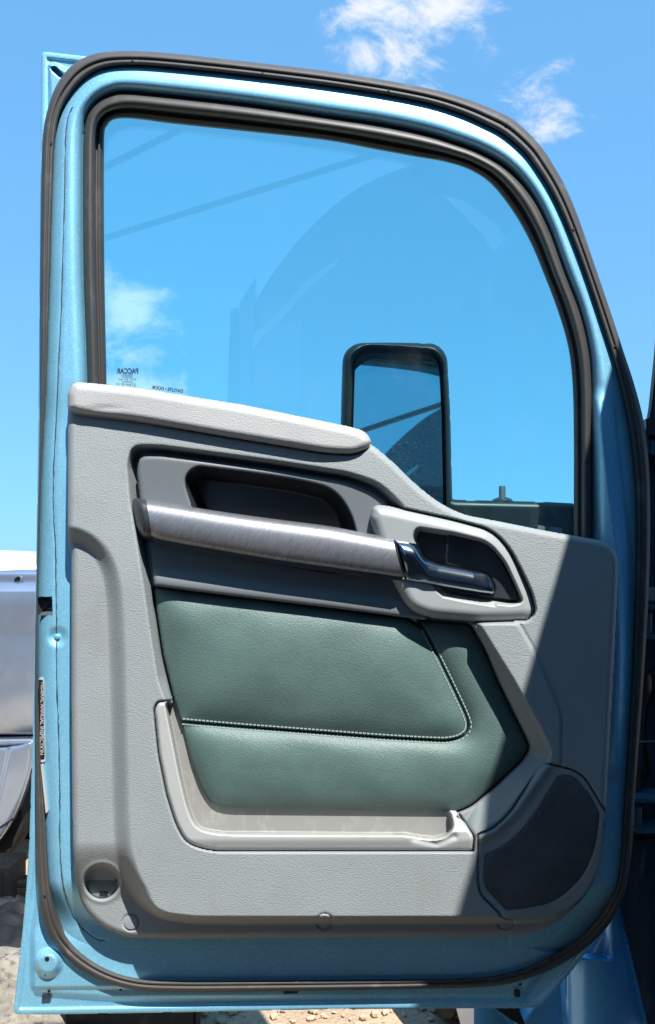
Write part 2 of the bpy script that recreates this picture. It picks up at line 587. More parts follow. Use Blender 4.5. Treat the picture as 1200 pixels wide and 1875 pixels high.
def tube_bm(bm, pts, r, sides=8, cap=True):
    pts = [Vector(p) for p in pts]
    rings = []
    for i, p in enumerate(pts):
        t = (pts[min(i + 1, len(pts) - 1)] - pts[max(i - 1, 0)]).normalized()
        ref = Vector((0, 0, 1)) if abs(t.z) < 0.9 else Vector((1, 0, 0))
        a = t.cross(ref).normalized()
        b = t.cross(a).normalized()
        rr = r[i] if isinstance(r, (list, tuple)) else r
        rings.append([bm.verts.new(p + a * rr * math.cos(k / sides * 2 * math.pi) + b * rr * math.sin(k / sides * 2 * math.pi)) for k in range(sides)])
    for A, B in zip(rings[:-1], rings[1:]):
        for k in range(sides):
            bm.faces.new((A[k], A[(k + 1) % sides], B[(k + 1) % sides], B[k]))
    if cap:
        bm.faces.new(rings[0])
        bm.faces.new(rings[-1])


def box_bm(bm, c, s, rot=None, bev=0.0):
    r = bmesh.ops.create_cube(bm, size=1.0)
    vs = r['verts']
    for v_ in vs:
        co = Vector((v_.co.x * s[0], v_.co.y * s[1], v_.co.z * s[2]))
        if rot is not None:
            co = rot @ co
        v_.co = co + Vector(c)
    if bev > 0:
        es = list({e for v_ in vs for e in v_.link_edges})
        bmesh.ops.bevel(bm, geom=es, offset=bev, segments=2, affect='EDGES', profile=0.6)


def from_bm(name, bm, m, parent=None, smooth=True, angle=40):
    bmesh.ops.recalc_face_normals(bm, faces=bm.faces)
    me = bpy.data.meshes.new(name)
    for f_ in bm.faces:
        f_.smooth = smooth
    for e_ in bm.edges:
        if len(e_.link_faces) == 2 and e_.calc_face_angle(0) > math.radians(angle):
            e_.smooth = False
    bm.to_mesh(me)
    bm.free()
    return link(name, me, m, parent)


def thing(name, loc, label, cat, group=None):
    o = bpy.data.objects.new(name, None)
    o.empty_display_size = 0.1
    COL.objects.link(o)
    o.location = loc
    o['label'] = label
    o['category'] = cat
    if group:
        o['group'] = group
    return o


def tag(o, label, cat, group=None):
    o['label'] = label
    o['category'] = cat
    if group:
        o['group'] = group
    return o


def prism(name, poly, d0, d1, m, parent=None, bev=0.0):
    """solid plate: outline in photo coordinates, from d0 (front) back to d1, straight sides"""
    bm = bmesh.new()
    P = [at(x, y, d0) for x, y in np.asarray(poly)[:, :2]]
    f_ = [bm.verts.new(p) for p in P]
    b_ = [bm.verts.new((p[0], -d1, p[2])) for p in P]
    k = len(P)
    bm.faces.new(f_)
    bm.faces.new(b_[::-1])
    for i in range(k):
        bm.faces.new((f_[i], b_[i], b_[(i + 1) % k], f_[(i + 1) % k]))
    if bev:
        es = [e for e in bm.edges if (e.verts[0] in f_) and (e.verts[1] in f_)]
        bmesh.ops.bevel(bm, geom=es, offset=bev, segments=2, affect='EDGES')
    return from_bm(name, bm, m, parent)


def disc(name, X, Y, r, d, m, parent=None, depth=0.003, dome=0.0, squash=1.0):
    bm = bmesh.new()
    rings = [(1.0, -depth), (1.0, 0.0), (0.85, dome * 0.6), (0.5, dome)]
    k = 20
    prev = None
    for rr, dd in rings:
        cur = [bm.verts.new(at(X + r * rr * math.cos(i / k * 6.28318), Y + r * rr * squash * math.sin(i / k * 6.28318), d + dd)) for i in range(k)]
        if prev:
            for i in range(k):
                bm.faces.new((prev[i], prev[(i + 1) % k], cur[(i + 1) % k], cur[i]))
        prev = cur
    bm.faces.new(prev)
    return from_bm(name, bm, m, parent)


def text(name, body, X, Y, d, size, m, parent, rot=0.0, mirror=False, bold=0.0, align='CENTER', sx=1.0):
    cu = bpy.data.curves.new(name, 'FONT')
    cu.body = body
    cu.size = size
    cu.align_x = align
    cu.align_y = 'CENTER'
    cu.offset = bold
    cu.extrude = 0.0002
    ob = bpy.data.objects.new(name + '_tmp', cu)
    COL.objects.link(ob)
    bpy.context.view_layer.update()
    dg = bpy.context.evaluated_depsgraph_get()
    me = bpy.data.meshes.new_from_object(ob.evaluated_get(dg))
    bpy.data.objects.remove(ob)
    base = Vector(at(X, Y, d))
    c, s = math.cos(rot), math.sin(rot)
    for v_ in me.vertices:
        x, y, z = v_.co
        x *= sx
        if mirror:
            x = -x
        v_.co = base + Vector((x * c - y * s, -z, x * s + y * c))
    return link(name, me, m, parent)


# ================================================================== SETTING
bm = bmesh.new()
R = [0, .6, 1.2, 2, 3, 4, 5, 6, 8, 11, 16, 25, 45, 90, 200, 500, 1500]
prev = None
k = 72
for r_ in R[1:]:
    cur = []
    for i in range(k):
        a = i / k * 2 * math.pi
        x, y = r_ * math.cos(a), 2.0 + r_ * math.sin(a)
        z = 0.02 * (mnoise.noise(Vector((x * 1.3, y * 1.3, 0)))) - 0.02
        cur.append(bm.verts.new((x, y, z)))
    if prev is None:
        c0 = bm.verts.new((0, 2.0, -0.02))
        for i in range(k):
            bm.faces.new((c0, cur[i], cur[(i + 1) % k]))
    else:
        for i in range(k):
            bm.faces.new((prev[i], cur[i], cur[(i + 1) % k], prev[(i + 1) % k]))
    prev = cur
gr = from_bm('ground', bm, M['sand'])
gr['kind'] = 'structure'

# pebbles lying on the sand
bm = bmesh.new()
for i in range(2600):
    x = random.uniform(-1.9, 1.3)
    y = random.choice([random.uniform(1.2, 2.4), random.uniform(1.2, 4.5)])
    s = 0.004 + 0.018 * random.random() ** 3
    t = bmesh.ops.create_icosphere(bm, subdivisions=1, radius=s)
    sx, sy, sz = random.uniform(.7, 1.4), random.uniform(.7, 1.4), random.uniform(.4, .8)
    for v_ in t['verts']:
        j = 1 + random.uniform(-.22, .22)
        v_.co = Vector((x + v_.co.x * sx * j, y + v_.co.y * sy * j, -0.012 + s * .3 + v_.co.z * sz * j))
gv = from_bm('gravel', bm, M['pebble'], smooth=False)
gv['kind'] = 'stuff'

# ================================================================== TRUCK DOOR
truck = thing('truck', (0.9, 0.3, 0), 'blue truck with its grey trimmed door swung wide open across the whole picture', 'truck')
cab = truck
door = None

SEAL = [(75, 500, 94, 500), (76, 400, 97, 400), (77, 320, 100, 320), (79, 250, 104, 255), (88, 200, 112, 212), (105, 155, 130, 178),
        (135, 118, 158, 147), (175, 99, 190, 129), (225, 94, 232, 123), (300, 97, 300, 126), (450, 113, 447, 141), (600, 131, 596, 160),
        (720, 150, 712, 178), (800, 166, 788, 194), (860, 184, 843, 212), (905, 202, 885, 231), (943, 222, 920, 250), (985, 262, 957, 281),
        (1010, 298, 982, 314), (1035, 342, 1007, 354), (1060, 402, 1034, 410), (1092, 495, 1069, 499), (1120, 577, 1098, 586),
        (1142, 645, 1124, 668), (1160, 700, 1137, 725), (1177, 765, 1149, 785), (1186, 830, 1157, 850), (1190, 900, 1162, 905),
        (1190, 1000, 1163, 1000), (1186, 1120, 1160, 1120), (1178, 1250, 1155, 1250), (1167, 1400, 1146, 1400), (1160, 1500, 1139, 1500),
        (1157, 1555, 1137, 1555), (1147, 1622, 1130, 1617), (1131, 1665, 1112, 1655), (1108, 1702, 1085, 1691), (1070, 1738, 1040, 1730),
        (1010, 1775, 965, 1768), (950, 1797, 905, 1784), (890, 1807, 850, 1789), (750, 1811, 750, 1791), (600, 1814, 600, 1792),
        (450, 1816, 450, 1793), (330, 1817, 330, 1793), (250, 1813, 258, 1790), (190, 1797, 205, 1776), (140, 1770, 161, 1751),
        (106, 1737, 130, 1722), (86, 1704, 111, 1690), (74, 1655, 98, 1645), (68, 1580, 91, 1590), (67, 1500, 86, 1510), (66, 1400, 77, 1400),
        (66, 1300, 72, 1300), (66, 1220, 69, 1220), (67, 1100, 69.5, 1100), (69, 1000, 72, 1000), (71, 900, 75, 900), (73.5, 800, 80, 800),
        (75, 700, 86, 700), (75, 600, 90, 600)]
SEALC = cr(SEAL, 4)
WIN = [(162, 760, 193, 760), (160, 690, 192, 690), (157, 600, 190, 600), (153, 500, 188, 500), (152, 400, 187, 400), (152, 300, 187, 300),
       (153, 248, 188, 246), (158, 216, 192, 230), (168, 197, 201, 219), (184, 182, 215, 214), (203, 173, 235, 213), (228, 169, 262, 215),
       (300, 175, 318, 222), (450, 192, 450, 236), (600, 214, 598, 253), (700, 229, 692, 270), (780, 246, 768, 284), (832, 262, 816, 293),
       (880, 280, 862, 308), (928, 308, 903, 335), (970, 352, 943, 385), (1003, 412, 975, 442), (1035, 498, 1001, 505), (1063, 572, 1025, 568),
       (1079, 640, 1044, 635), (1084, 700, 1052, 705), (1085, 800, 1054, 800), (1085, 900, 1054, 900), (1085, 1010, 1054, 1010)]
WINC = cr(WIN, 5, closed=False)
win_out = np.concatenate([WINC[:, :2], [[1085, 1040], [880, 1010], [760, 960], [640, 900], [162, 820]]])
# opening cut in the sheet metal: a little inside the rubber
wo = WINC[:, :2] * 0.6 + WINC[:, 2:] * 0.4
win_hole = np.concatenate([wo, [[1072, 1030], [880, 1000], [760, 950], [640, 890], [175, 810]]])

# outer skin flange
fl_curve = [(p[0] * .72 + p[2] * .28, p[1] * .72 + p[3] * .28) for p in SEAL]
fl = [(76, 100), (79, 95.5), (88, 95), (125, 99.5), (168, 104)] + fl_curve[8:37] + \
     [(1073, 1745), (1050, 1775), (1010, 1822), (992, 1841), (975, 1846), (800, 1846.5), (600, 1848), (450, 1851), (300, 1854), (120, 1857), (40, 1858),
      (29, 1856), (25, 1848), (26, 1838), (34, 1770), (42, 1700), (49, 1620), (54, 1540), (57, 1450), (60, 1350), (63, 1220), (65, 1100), (67, 1000), (69, 850), (71.5, 650), (73, 450), (74.5, 250)]
emb_bl = rp([(75, 1560, 0), (52, 1700, 30), (53, 1825, 26), (200, 1836, 0), (960, 1832, 10), (1030, 1740, 0), (900, 1700, 0), (300, 1700, 0)])
emb_tl = rp([(88, 300, 0), (87, 160, 10), (86, 112, 8), (103, 113, 6), (118, 123, 8), (185, 131, 0), (200, 300, 0)])


up_poly = rp([(283, 1076, 5), (400, 1091, 10), (600, 1115, 10), (745, 1135, 8), (772, 1152, 14), (795, 1190, 10), (830, 1262, 10), (856, 1318, 12), (855, 1346, 16), (820, 1355, 12), (700, 1349, 10), (450, 1330, 10), (332, 1320, 3), (322, 1290, 10), (300, 1200, 10), (285, 1100, 10)])
lo_poly = rp([(333, 1321, 3), (450, 1331, 10), (700, 1350, 10), (820, 1356, 12), (856, 1347, 16), (857, 1318, 12), (831, 1262, 10), (796, 1190, 10), (776, 1150, 6), (768, 1137, 3), (860, 1146, 5), (886, 1190, 20), (908, 1245, 20), (938, 1306, 20), (968, 1367, 8), (955, 1390, 12), (905, 1438, 16), (862, 1474, 16), (838, 1484, 8), (418, 1480, 14),
              (390, 1474, 16), (368, 1442, 16), (350, 1392, 10), (336, 1335, 8)])
hand_poly = rp([(350, 880, 18), (362, 866, 14), (450, 877, 10), (545, 891, 30), (605, 906, 30), (632, 945, 30), (646, 1000, 20), (640, 1036, 16), (600, 1034, 20), (540, 1024, 20), (450, 1008, 20), (395, 998, 14), (372, 950, 20)])


def h_flange(X, Y, S):
    d = 0.002 + 0.004 * (1 - ss((S - 9) / 4)) + rnd(S, 3, 0.003)      # folded hem
    s1 = sdf(emb_bl, X, Y, margin=40)
    d = d + 0.010 * ss(s1 / 14)
    s2 = sdf(emb_tl, X, Y, margin=30)
    d = d + 0.012 * ss(s2 / 7)
    # long fold along the sill
    d = d + 0.006 * ss((Y - 1690) / 50) * ss((1812 - Y + (X - 300) * -0.006) / 8) * ss(s1 / 14)
    r = np.hypot(X - 88, Y - 1764)
    d = d + 0.016 * (1 - ss((r - 14) / 16))
    # key slot top left
    a = pl_dist([(99, 126), (111, 137)], X, Y)
    d = d - 0.022 * (1 - ss((a - 3.2) / 2.2))
    d = np.where(sdf(hand_poly, X, Y, margin=40) > -30, -0.029, d)
    return d


door = flange = hf('door', np.array(fl), h_flange, M['paint'], truck, 2.0, back=-0.035, holes=[win_hole])
door['label'] = 'open blue truck door with grey moulded trim and green leatherette pad'
for (X, Y, r) in [(86.5, 1756, 4.3), (90, 1815, 3), (83, 1786, 1.5), (221, 1812, 2.5), (953, 1802, 3)]:
    disc('drain_hole', X, Y, r, float(h_flange(np.array([X * 1.]), np.array([Y * 1.]), np.array([40.]))[0]) + .0008, M['black'], door, 0.012)
prism('drain_slot', rp([(77, 1822, 1), (93, 1821, 1), (93, 1829, 1), (77, 1830, 1)]), 0.0095, 0.0, M['dark'], door)
prism('drain_slot', rp([(519, 1814, 3), (546, 1813, 3), (546, 1819, 3), (519, 1820, 3)]), 0.0185, 0.0, M['dark'], door)
prism('drain_slot', rp([(942, 1814, 2), (953, 1814, 2), (953, 1826, 2), (942, 1826, 2)]), 0.017, 0.0, M['dark'], door)

cap_poly = rp([(124, 748, 6), (124, 718, 8), (134, 699, 12), (165, 701, 20), (250, 710, 20), (450, 742, 20), (640, 781, 20), (668, 789, 12), (682, 808, 9), (672, 823, 8),
               (648, 832, 14), (600, 830, 20), (400, 797, 20), (250, 771, 20), (170, 761, 20), (140, 757, 10)])
bez_poly = rp([(677, 948, 8), (684, 925, 9), (705, 925, 10), (830, 952, 20), (898, 970, 26), (930, 1000, 24), (952, 1040, 20), (974, 1088, 14), (981, 1120, 16), (968, 1136, 16), (880, 1139, 20),
               (785, 1131, 20), (748, 1116, 20), (728, 1080, 14), (717, 1060, 10), (690, 990, 10)])
spk_poly = rp([(877, 1529, 3), (905, 1518, 14), (935, 1490, 16), (970, 1435, 20), (990, 1404, 8), (1003, 1400, 6), (1050, 1411, 12), (1071, 1425, 12), (1108, 1487, 4), (1106, 1530, 10), (1098, 1588, 20), (1072, 1640, 24),
               (1030, 1672, 24), (985, 1684, 20), (926, 1683, 8), (880, 1637, 12), (876, 1610, 10)])
main_poly = cr([(40, 640), (40, 960), (100, 985), (135, 988), (165, 1004), (187, 1034), (199, 1080), (205, 1160), (209, 1300), (212, 1440), (216, 1540), (227, 1592), (250, 1640), (288, 1671),
                (335, 1682), (420, 1685), (800, 1685), (905, 1684), (985, 1682), (1032, 1668), (1072, 1636), (1098, 1585), (1112, 1520), (1180, 1440), (1260, 1300), (1260, 640)], 4)
rec_poly = rp([(304, 1284, 0), (290, 1245, 10), (275, 1150, 10), (262, 1060, 10), (251, 990, 10), (239, 920, 10), (233, 850, 12), (242, 815, 24), (290, 815, 20), (350, 823, 10), (500, 843, 20), (640, 865, 20),
               (696, 884, 24), (735, 922, 14), (758, 955, 8), (900, 1000, 0), (940, 1060, 0), (945, 1120, 0), (905, 1138, 0), (878, 1143, 8), (944, 1252, 10), (992, 1336, 20), (1010, 1378, 14), (1003, 1402, 10),
               (960, 1440, 10), (915, 1496, 12), (872, 1524, 5), (866, 1556, 0), (385, 1556, 20), (342, 1543, 24), (322, 1510, 20), (305, 1455, 10), (290, 1380, 10), (283, 1310, 8), (288, 1286, 6)])
f2_poly = rp([(870, 1139, 4), (950, 1139, 10), (985, 1200, 20), (1031, 1307, 20), (1030, 1402, 8), (995, 1402, 0), (1000, 1370, 0), (940, 1250, 0)])
pock_poly = rp([(283, 1300, 8), (290, 1286, 5), (320, 1283, 0), (335, 1330, 10), (350, 1390, 10), (368, 1442, 16), (388, 1472, 14), (415, 1479, 10), (835, 1484, 0), (868, 1532, 5), (867, 1558, 3), (385, 1558, 30),
                (342, 1544, 28), (323, 1510, 20), (306, 1455, 10), (291, 1380, 10)])
trim_poly = rp([(125, 738, 4), (124, 990, 8), (131, 1012, 10), (131, 1300, 0), (133, 1500, 10), (136, 1600, 20), (150, 1660, 30), (185, 1698, 30), (235, 1717, 20), (320, 1719, 20), (600, 1717, 20), (900, 1715, 30),
                (975, 1710, 30), (1030, 1684, 30), (1075, 1640, 30), (1098, 1590, 20), (1107, 1530, 20), (1115, 1380, 20), (1125, 1200, 20), (1132, 1060, 10), (1132, 1015, 20), (1112, 992, 22), (1075, 985, 10), (1000, 972, 20), (900, 952, 20),
                (850, 943, 20), (806, 922, 24), (765, 890, 20), (720, 846, 20), (680, 812, 20), (640, 800, 10), (400, 760, 0), (160, 728, 10)])


# inner sheet metal ring
ring_out = np.array([(p[2] * .8 + p[0] * .2, p[3] * .8 + p[1] * .2) for p in SEALC])
latch_hole = rp([(62, 1094, 0), (96, 1092, 3), (97, 1126, 3), (62, 1127, 0)])


def h_ring(X, Y, S):
    so_ = sdf(ring_out, X, Y)
    sw = -sdf(win_out, X, Y)
    d = 0.056 - 0.038 * ss((Y - 1610) / 90) + rnd(so_, 34, 0.022) * (1 - .45 * ss((Y - 1640) / 60))
    d = d + rnd(np.where(Y < 1000, sw, 99), 26, 0.030) * ss((1100 - Y) / 60)
    # crease of the windscreen pillar
    ridge = [(1096, 735), (1112, 880), (1128, 1005), (1134, 1200), (1128, 1400)]
    rd = pl_dist(ridge, X, Y)
    side = X - np.interp(Y, [p[1] for p in ridge], [p[0] for p in ridge])
    k_ = ss((Y - 690) / 90) * ss((1500 - Y) / 200)
    d = d + k_ * np.where(side < 0, 0.020 * np.clip(1 - rd / 34, 0, 1), 0.020 * np.clip(1 - rd / 30, 0, 1)) - k_ * 0.004
    # lower pressings
    lo = ss((Y - 1690) / 15)
    d = d + lo * (0.004 * ss((1739 - Y) / 4) - 0.004 - 0.007 * np.exp(-((Y - 1762 - .004 * (X - 600)) / 9.0) ** 2) + 0.004 * np.exp(-((Y - 1775) / 7.0) ** 2))
    d = d - 0.0015 * (np.abs(X - 931) < 2.0) * (Y > 1700)
    d = d - 0.0010 * np.exp(-(pl_dist(SEAM, X, Y) / 2.6) ** 2)
    g = np.hypot(X - 105, Y - 1166)
    d = d - 0.003 * np.exp(-((g - 6.5) / 2.0) ** 2) - 0.004 * (1 - ss((g - 8) / 14))
    st_ = np.maximum(sdf(trim_poly, X, Y, margin=60), sdf(cap_poly, X, Y, margin=60))
    d = d + (0.018 - d) * ss((st_ - 6) / 10)
    d = np.where(sdf(hand_poly, X, Y, margin=40) > -25, -0.027, d)
    return d


SEAM = cr([(133, 196), (123, 225), (120, 280), (119, 350), (116, 450), (113, 560), (108, 660), (104, 760), (99, 850), (98, 930), (102, 1000), (103, 1080),
           (104, 1150), (104, 1240), (107, 1320), (109, 1400), (110, 1470), (110, 1550), (116, 1620), (127, 1660), (143, 1690), (160, 1708), (180, 1721), (196, 1722)], 3, closed=False)
ring = hf('inner_frame', ring_out, h_ring, M['paint'], door, 2.5, back=0.0, holes=[win_hole, latch_hole])

# dirty seam sealer line, uneven
bm = bmesh.new()
S2 = cr(SEAM[::2], 6, closed=False)
XS, YS = S2[:, 0], S2[:, 1]
dS = h_ring(XS, YS, XS * 0)
pts = []
rad = []
for i in range(len(XS)):
    t = mnoise.noise(Vector((i * .31, 3, 0)))
    t2 = mnoise.noise(Vector((i * .9, 8, 0)))
    pts.append(at(XS[i] + 1.3 * t2, YS[i], dS[i] + 0.0004))
    rad.append(max(.0003, (0.0011 + 0.0012 * t + .0006 * t2) * (1.0 if YS[i] < 1660 else .6)))
tube_bm(bm, pts, rad, 6)
from_bm('seam_sealer', bm, M['sealant'], door)
disc('grommet', 105, 1166, 5.5, float(h_ring(np.array([105.]), np.array([1166.]), np.array([9.]))[0]) + .001, M['paint'], door, 0.004, 0.002)

# latch in its pocket
bm = bmesh.new()
box_bm(bm, at(86, 1110, -0.01), (0.03, 0.01, 0.06))
lt = from_bm('latch', bm, M['black'], door)
prism('latch_claw', rp([(69, 1093, 0), (76, 1095, 2), (86, 1102, 3), (84, 1114, 2), (77, 1118, 2), (75, 1127, 0), (69, 1127, 0)]), 0.03, 0.0, M['dark'], door)
prism('latch_plate', rp([(76, 1121, 1), (97, 1120, 1), (97, 1126, 1), (73, 1127, 1)]), 0.050, 0.01, M['steel'], door)

# weatherstrip
prof = [(-.02, 0.020), (0.0, 0.040), (0.08, 0.049), (0.2, 0.056), (0.34, 0.058), (0.44, 0.056), (0.50, 0.0535), (0.56, 0.056), (0.70, 0.058), (0.82, 0.054), (0.90, 0.044), (0.93, 0.03), (1.0, 0.026), (1.1, 0.02)]
ws = ribbon('weatherstrip', SEAL, prof, M['rubber'], door, 6, dfun=lambda X, Y, d: d - 0.022 * ss((Y - 1640) / 110))
for (X, Y) in [(243, 110), (481, 134), (712, 165), (928, 226), (1051, 419), (1127, 633), (94, 262), (82, 1641), (1011, 1755)]:
    disc('vent_hole', X, Y, 2.0, 0.0590 - 0.022 * float(ss((Y - 1640) / 110)), M['black'], door, 0.002)

# window channel rubber
prof = [(-.25, 0.016), (-.06, 0.020), (0.0, 0.030), (0.06, 0.041), (0.16, 0.049), (0.3, 0.052), (0.45, 0.051), (0.56, 0.046), (0.62, 0.034), (0.66, 0.022), (0.76, 0.020), (0.80, 0.024), (0.88, 0.024), (0.92, 0.019), (1.0, 0.0175), (1.05, 0.010), (1.1, 0.004)]
ribbon('window_channel', WIN, prof, M['rubber_dark'], door, 6, closed=False)

# glass
gi = WINC[:, :2] * 0.15 + WINC[:, 2:] * 0.85
gpoly = np.concatenate([gi, [[1060, 1030], [880, 1000], [760, 960], [640, 900], [190, 830]]])
glass = prism('window_glass', gpoly, 0.012, 0.007, M['glass'], door)
GD = 0.0126
text('maker_mark', 'PACCAR', 234, 680, GD, 0.0130, M['ink'], door, 0.0, True, 0.0005, sx=.78)
text('maker_mark', 'Pilkington', 233, 686.5, GD, 0.0055, M['ink'], door, 0.0, True)
text('maker_mark', 'E000347', 233, 690.5, GD, 0.0042, M['ink'], door, 0.0, True, sx=1.4)
text('maker_mark', 'DOT 459 AS2', 233, 695, GD, 0.0050, M['ink'], door, 0.0, True, sx=1.1)
text('maker_mark', 'TEMPERED', 233, 699.5, GD, 0.0042, M['ink'], door, 0.0, True)
text('maker_mark', '43R-001137', 226, 704, GD, 0.0056, M['ink'], door, -.05, True)
text('maker_mark', 'E1', 244, 706, GD, 0.0065, M['ink'], door, -.05, True)
text('maker_mark', 'DAYLITE \u2022 DOOR', 307, 713, GD, 0.0085, M['ink'], door, -.13, True, .0003, sx=.86)
bm = bmesh.new()
cc = Vector(at(244, 706, GD))
tube_bm(bm, [cc + Vector((.0052 * math.cos(a / 24 * 6.2832), 0, .0052 * math.sin(a / 24 * 6.2832))) for a in range(25)], .0004, 5, False)
from_bm('maker_mark', bm, M['ink'], door)

# ---------------------------------------------------------------- trim panel
CAPS = [(240, 1689), (595, 1687), (926, 1687)]


def h_trim(X, Y, S):
    d = 0.118 + rnd(S, 12, 0.014) + 0.016 * ss((Y - 1000) / 600) - 0.034 * np.clip((1080 - Y) / 370, 0, 1) ** 1.5
    sm = sdf(main_poly, X, Y, margin=60)
    t = np.clip(sm / 22, -1, 1)
    d = d - (0.024 + .044 * ss((Y - 1540) / 110)) * (1 - ss((sm + 8) / (34 - 18 * ss((Y - 1620) / 50))))
    # opening for insert, pad and pocket
    sr = sdf(rec_poly, X, Y, margin=60)
    wdt = 15 + 26 * ss((X - 830) / 50) * ss((Y - 1100) / 60)
    d = d - 0.045 * np.clip(sr / wdt, 0, 1) + np.where(sr < 0, rnd(-sr, 5, 0.0025), -0.0025)
    # moulded facet beside the pad
    s2 = sdf(f2_poly, X, Y, margin=40)
    d = d + 0.004 * ss(s2 / 6) - 0.002 * np.exp(-(s2 / 2.5) ** 2)
    # gaps round the separate mouldings
    for P_, wd in ((spk_poly, 2.6), (pock_poly, 2.4), (bez_poly, 2.6)):
        s3 = sdf(P_, X, Y, margin=30)
        d = d - 0.012 * np.clip(1 - np.abs(s3 + 1.0) / wd, 0, 1)
        d = np.where(s3 > 0, np.minimum(d, 0.084 - 0.034 * ss((s3 - 3) / 4)), d)
    s5 = sdf(hand_poly, X, Y, margin=40)
    d = np.where(s5 > -20, -0.025, d)
    for P_ in (up_poly, lo_poly):
        d = d + (np.minimum(d, 0.046) - d) * ss((sdf(P_, X, Y, margin=20) + 7 + 7 * ss((Y - 1290) / 20) * (X < 838)) / 6)
    s4 = sdf(cap_poly, X, Y, margin=30)
    d = np.where(s4 > -4, d - 0.012 * ss((s4 + 4) / 4), d)
    # round access recess
    r = np.hypot(X - 187, Y - 1615)
    d = d + 0.002 * np.exp(-((r - 36) / 4) ** 2) - 0.022 * (1 - ss((r - 27) / 6.5))
    for cx, cy in CAPS:
        r = np.hypot(X - cx, Y - cy)
        d = d - 0.004 * np.clip(1 - np.abs(r - 14.5) / 2.2, 0, 1)
    return d


trim = hf('trim_panel', trim_poly, h_trim, M['trim'], door, 2.0, back=0.012)


def hq(fun, X, Y):
    return float(np.asarray(fun(np.array([float(X)]), np.array([float(Y)]), np.array([50.0])))[0])


FL = hq(h_trim, 187, 1615)
acc = disc('access_plug', 187, 1616, 27.5, FL + .0012, M['plug'], door, 0.004, 0.0008)
for (X, Y, rot, w_, h_) in [(167, 1594, -.75, 13, 7), (212, 1607, 1.05, 14, 5), (190, 1637, 0, 15, 7)]:
    c, s = math.cos(rot), math.sin(rot)
    prism('slot', [(X + a * c - b * s, Y + a * s + b * c) for a, b in ((-w_ / 2, -h_ / 2), (w_ / 2, -h_ / 2), (w_ / 2, h_ / 2), (-w_ / 2, h_ / 2))], FL + .003, FL - .01, M['black'], door)
for cx, cy in CAPS:
    disc('screw_cap', cx, cy, 12.5, hq(h_trim, cx, cy + 9) + .0006, M['trim'], door, 0.004, 0.0006)

# sill cap
hf('sill_cap', cap_poly, lambda X, Y, S: 0.120 + rnd(S, 16, 0.022) - 0.014 * np.clip((830 - Y) / 130, 0, 1) - 0.006 * ss((X - 560) / 120) - .002 * np.exp(-((X - 190) / 30.) ** 2 - ((Y - 748) / 6.) ** 2), M['cap'], door, 2.0, back=0.085)

# insert with hand recess
ins_poly = rp([(251, 862, 10), (256, 835, 20), (290, 834, 20), (350, 841, 10), (500, 860, 20), (640, 883, 20), (690, 904, 20), (722, 935, 10), (760, 1000, 5), (790, 1100, 5), (782, 1136, 5), (700, 1125, 5), (600, 1112, 5), (400, 1088, 5), (283, 1073, 4), (272, 1005, 5), (258, 925, 5)])
BARC = [(243, 905), (740, 1028)]


def h_ins(X, Y, S):
    sh = sdf(hand_poly, X, Y, margin=40)
    d = 0.088 + rnd(S, 8, 0.006) - 0.108 * ss((sh + 16) / 28)
    d = d + 0.007 * ss((Y - (1035 + (X - 280) * .12)) / 30) * ss(-sh / 8)
    return d


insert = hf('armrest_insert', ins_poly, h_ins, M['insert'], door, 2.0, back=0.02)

# grab bar
bar = [(268, 915, 279, 989), (300, 920, 300, 997), (400, 936, 400, 1015), (500, 950, 500, 1032), (600, 963, 607, 1047), (660, 974, 675, 1056), (719, 985, 741, 1065)]
bprof = [(0.10, .085), (0.0, .097), (0.0, .112), (.025, .121), (.06, .126), (.12, .1305), (.2, .134), (.32, .1365), (.5, .138), (.68, .137), (.8, .134), (.89, .128), (.94, .120), (.98, .110), (1.0, .10), (.92, .085)]
grab = ribbon('grab_bar', bar, bprof, M['brushed'], door, 8, closed=False)
capb = [(241, 920, 255, 982), (246, 912.5, 263, 988), (256, 912.5, 271, 989.5), (268, 914.5, 279, 989.5)]
ribbon('bar_end_cap', capb, [(.1, .08)] + [(t, d - .002) for t, d in bprof] + [(.9, .08)], M['dark'], door, 6, closed=False,
       dfun=lambda X, Y, d: d - 0.03 * ss((262 - X + (Y - 915) * .2) / 26) ** 2)
bm = bmesh.new()
pts = []
for (a, b, c, e) in cr(bar, 8, closed=False):
    pts.append(at(a * .06 + c * .94, b * .06 + e * .94, .1225))
tube_bm(bm, pts, 0.0035, 8)
from_bm('lower_trim_strip', bm, M['dark'], door)

# handle bezel, recess and lever
rec2 = rp([(757, 985, 8), (764, 967, 8), (830, 977, 10), (895, 993, 22), (925, 1030, 14), (948, 1080, 10), (957, 1102, 8), (935, 1107, 10), (880, 1100, 10), (822, 1090, 10), (800, 1078, 8), (785, 1050, 10)])


def h_bez(X, Y, S):
    sr = sdf(rec2, X, Y, margin=40)
    d = 0.120 + rnd(S, 22, 0.024) - 0.006 * ss((X - 900) / 80)
    d = d - 0.045 * ss((sr + 4) / 11)
    # ledge and drain groove under the lever
    led = pl_dist([(800, 1078), (812, 1090), (850, 1098), (906, 1107)], X, Y)
    d = d - 0.010 * np.clip(1 - led / 4.0, 0, 1)
    return d


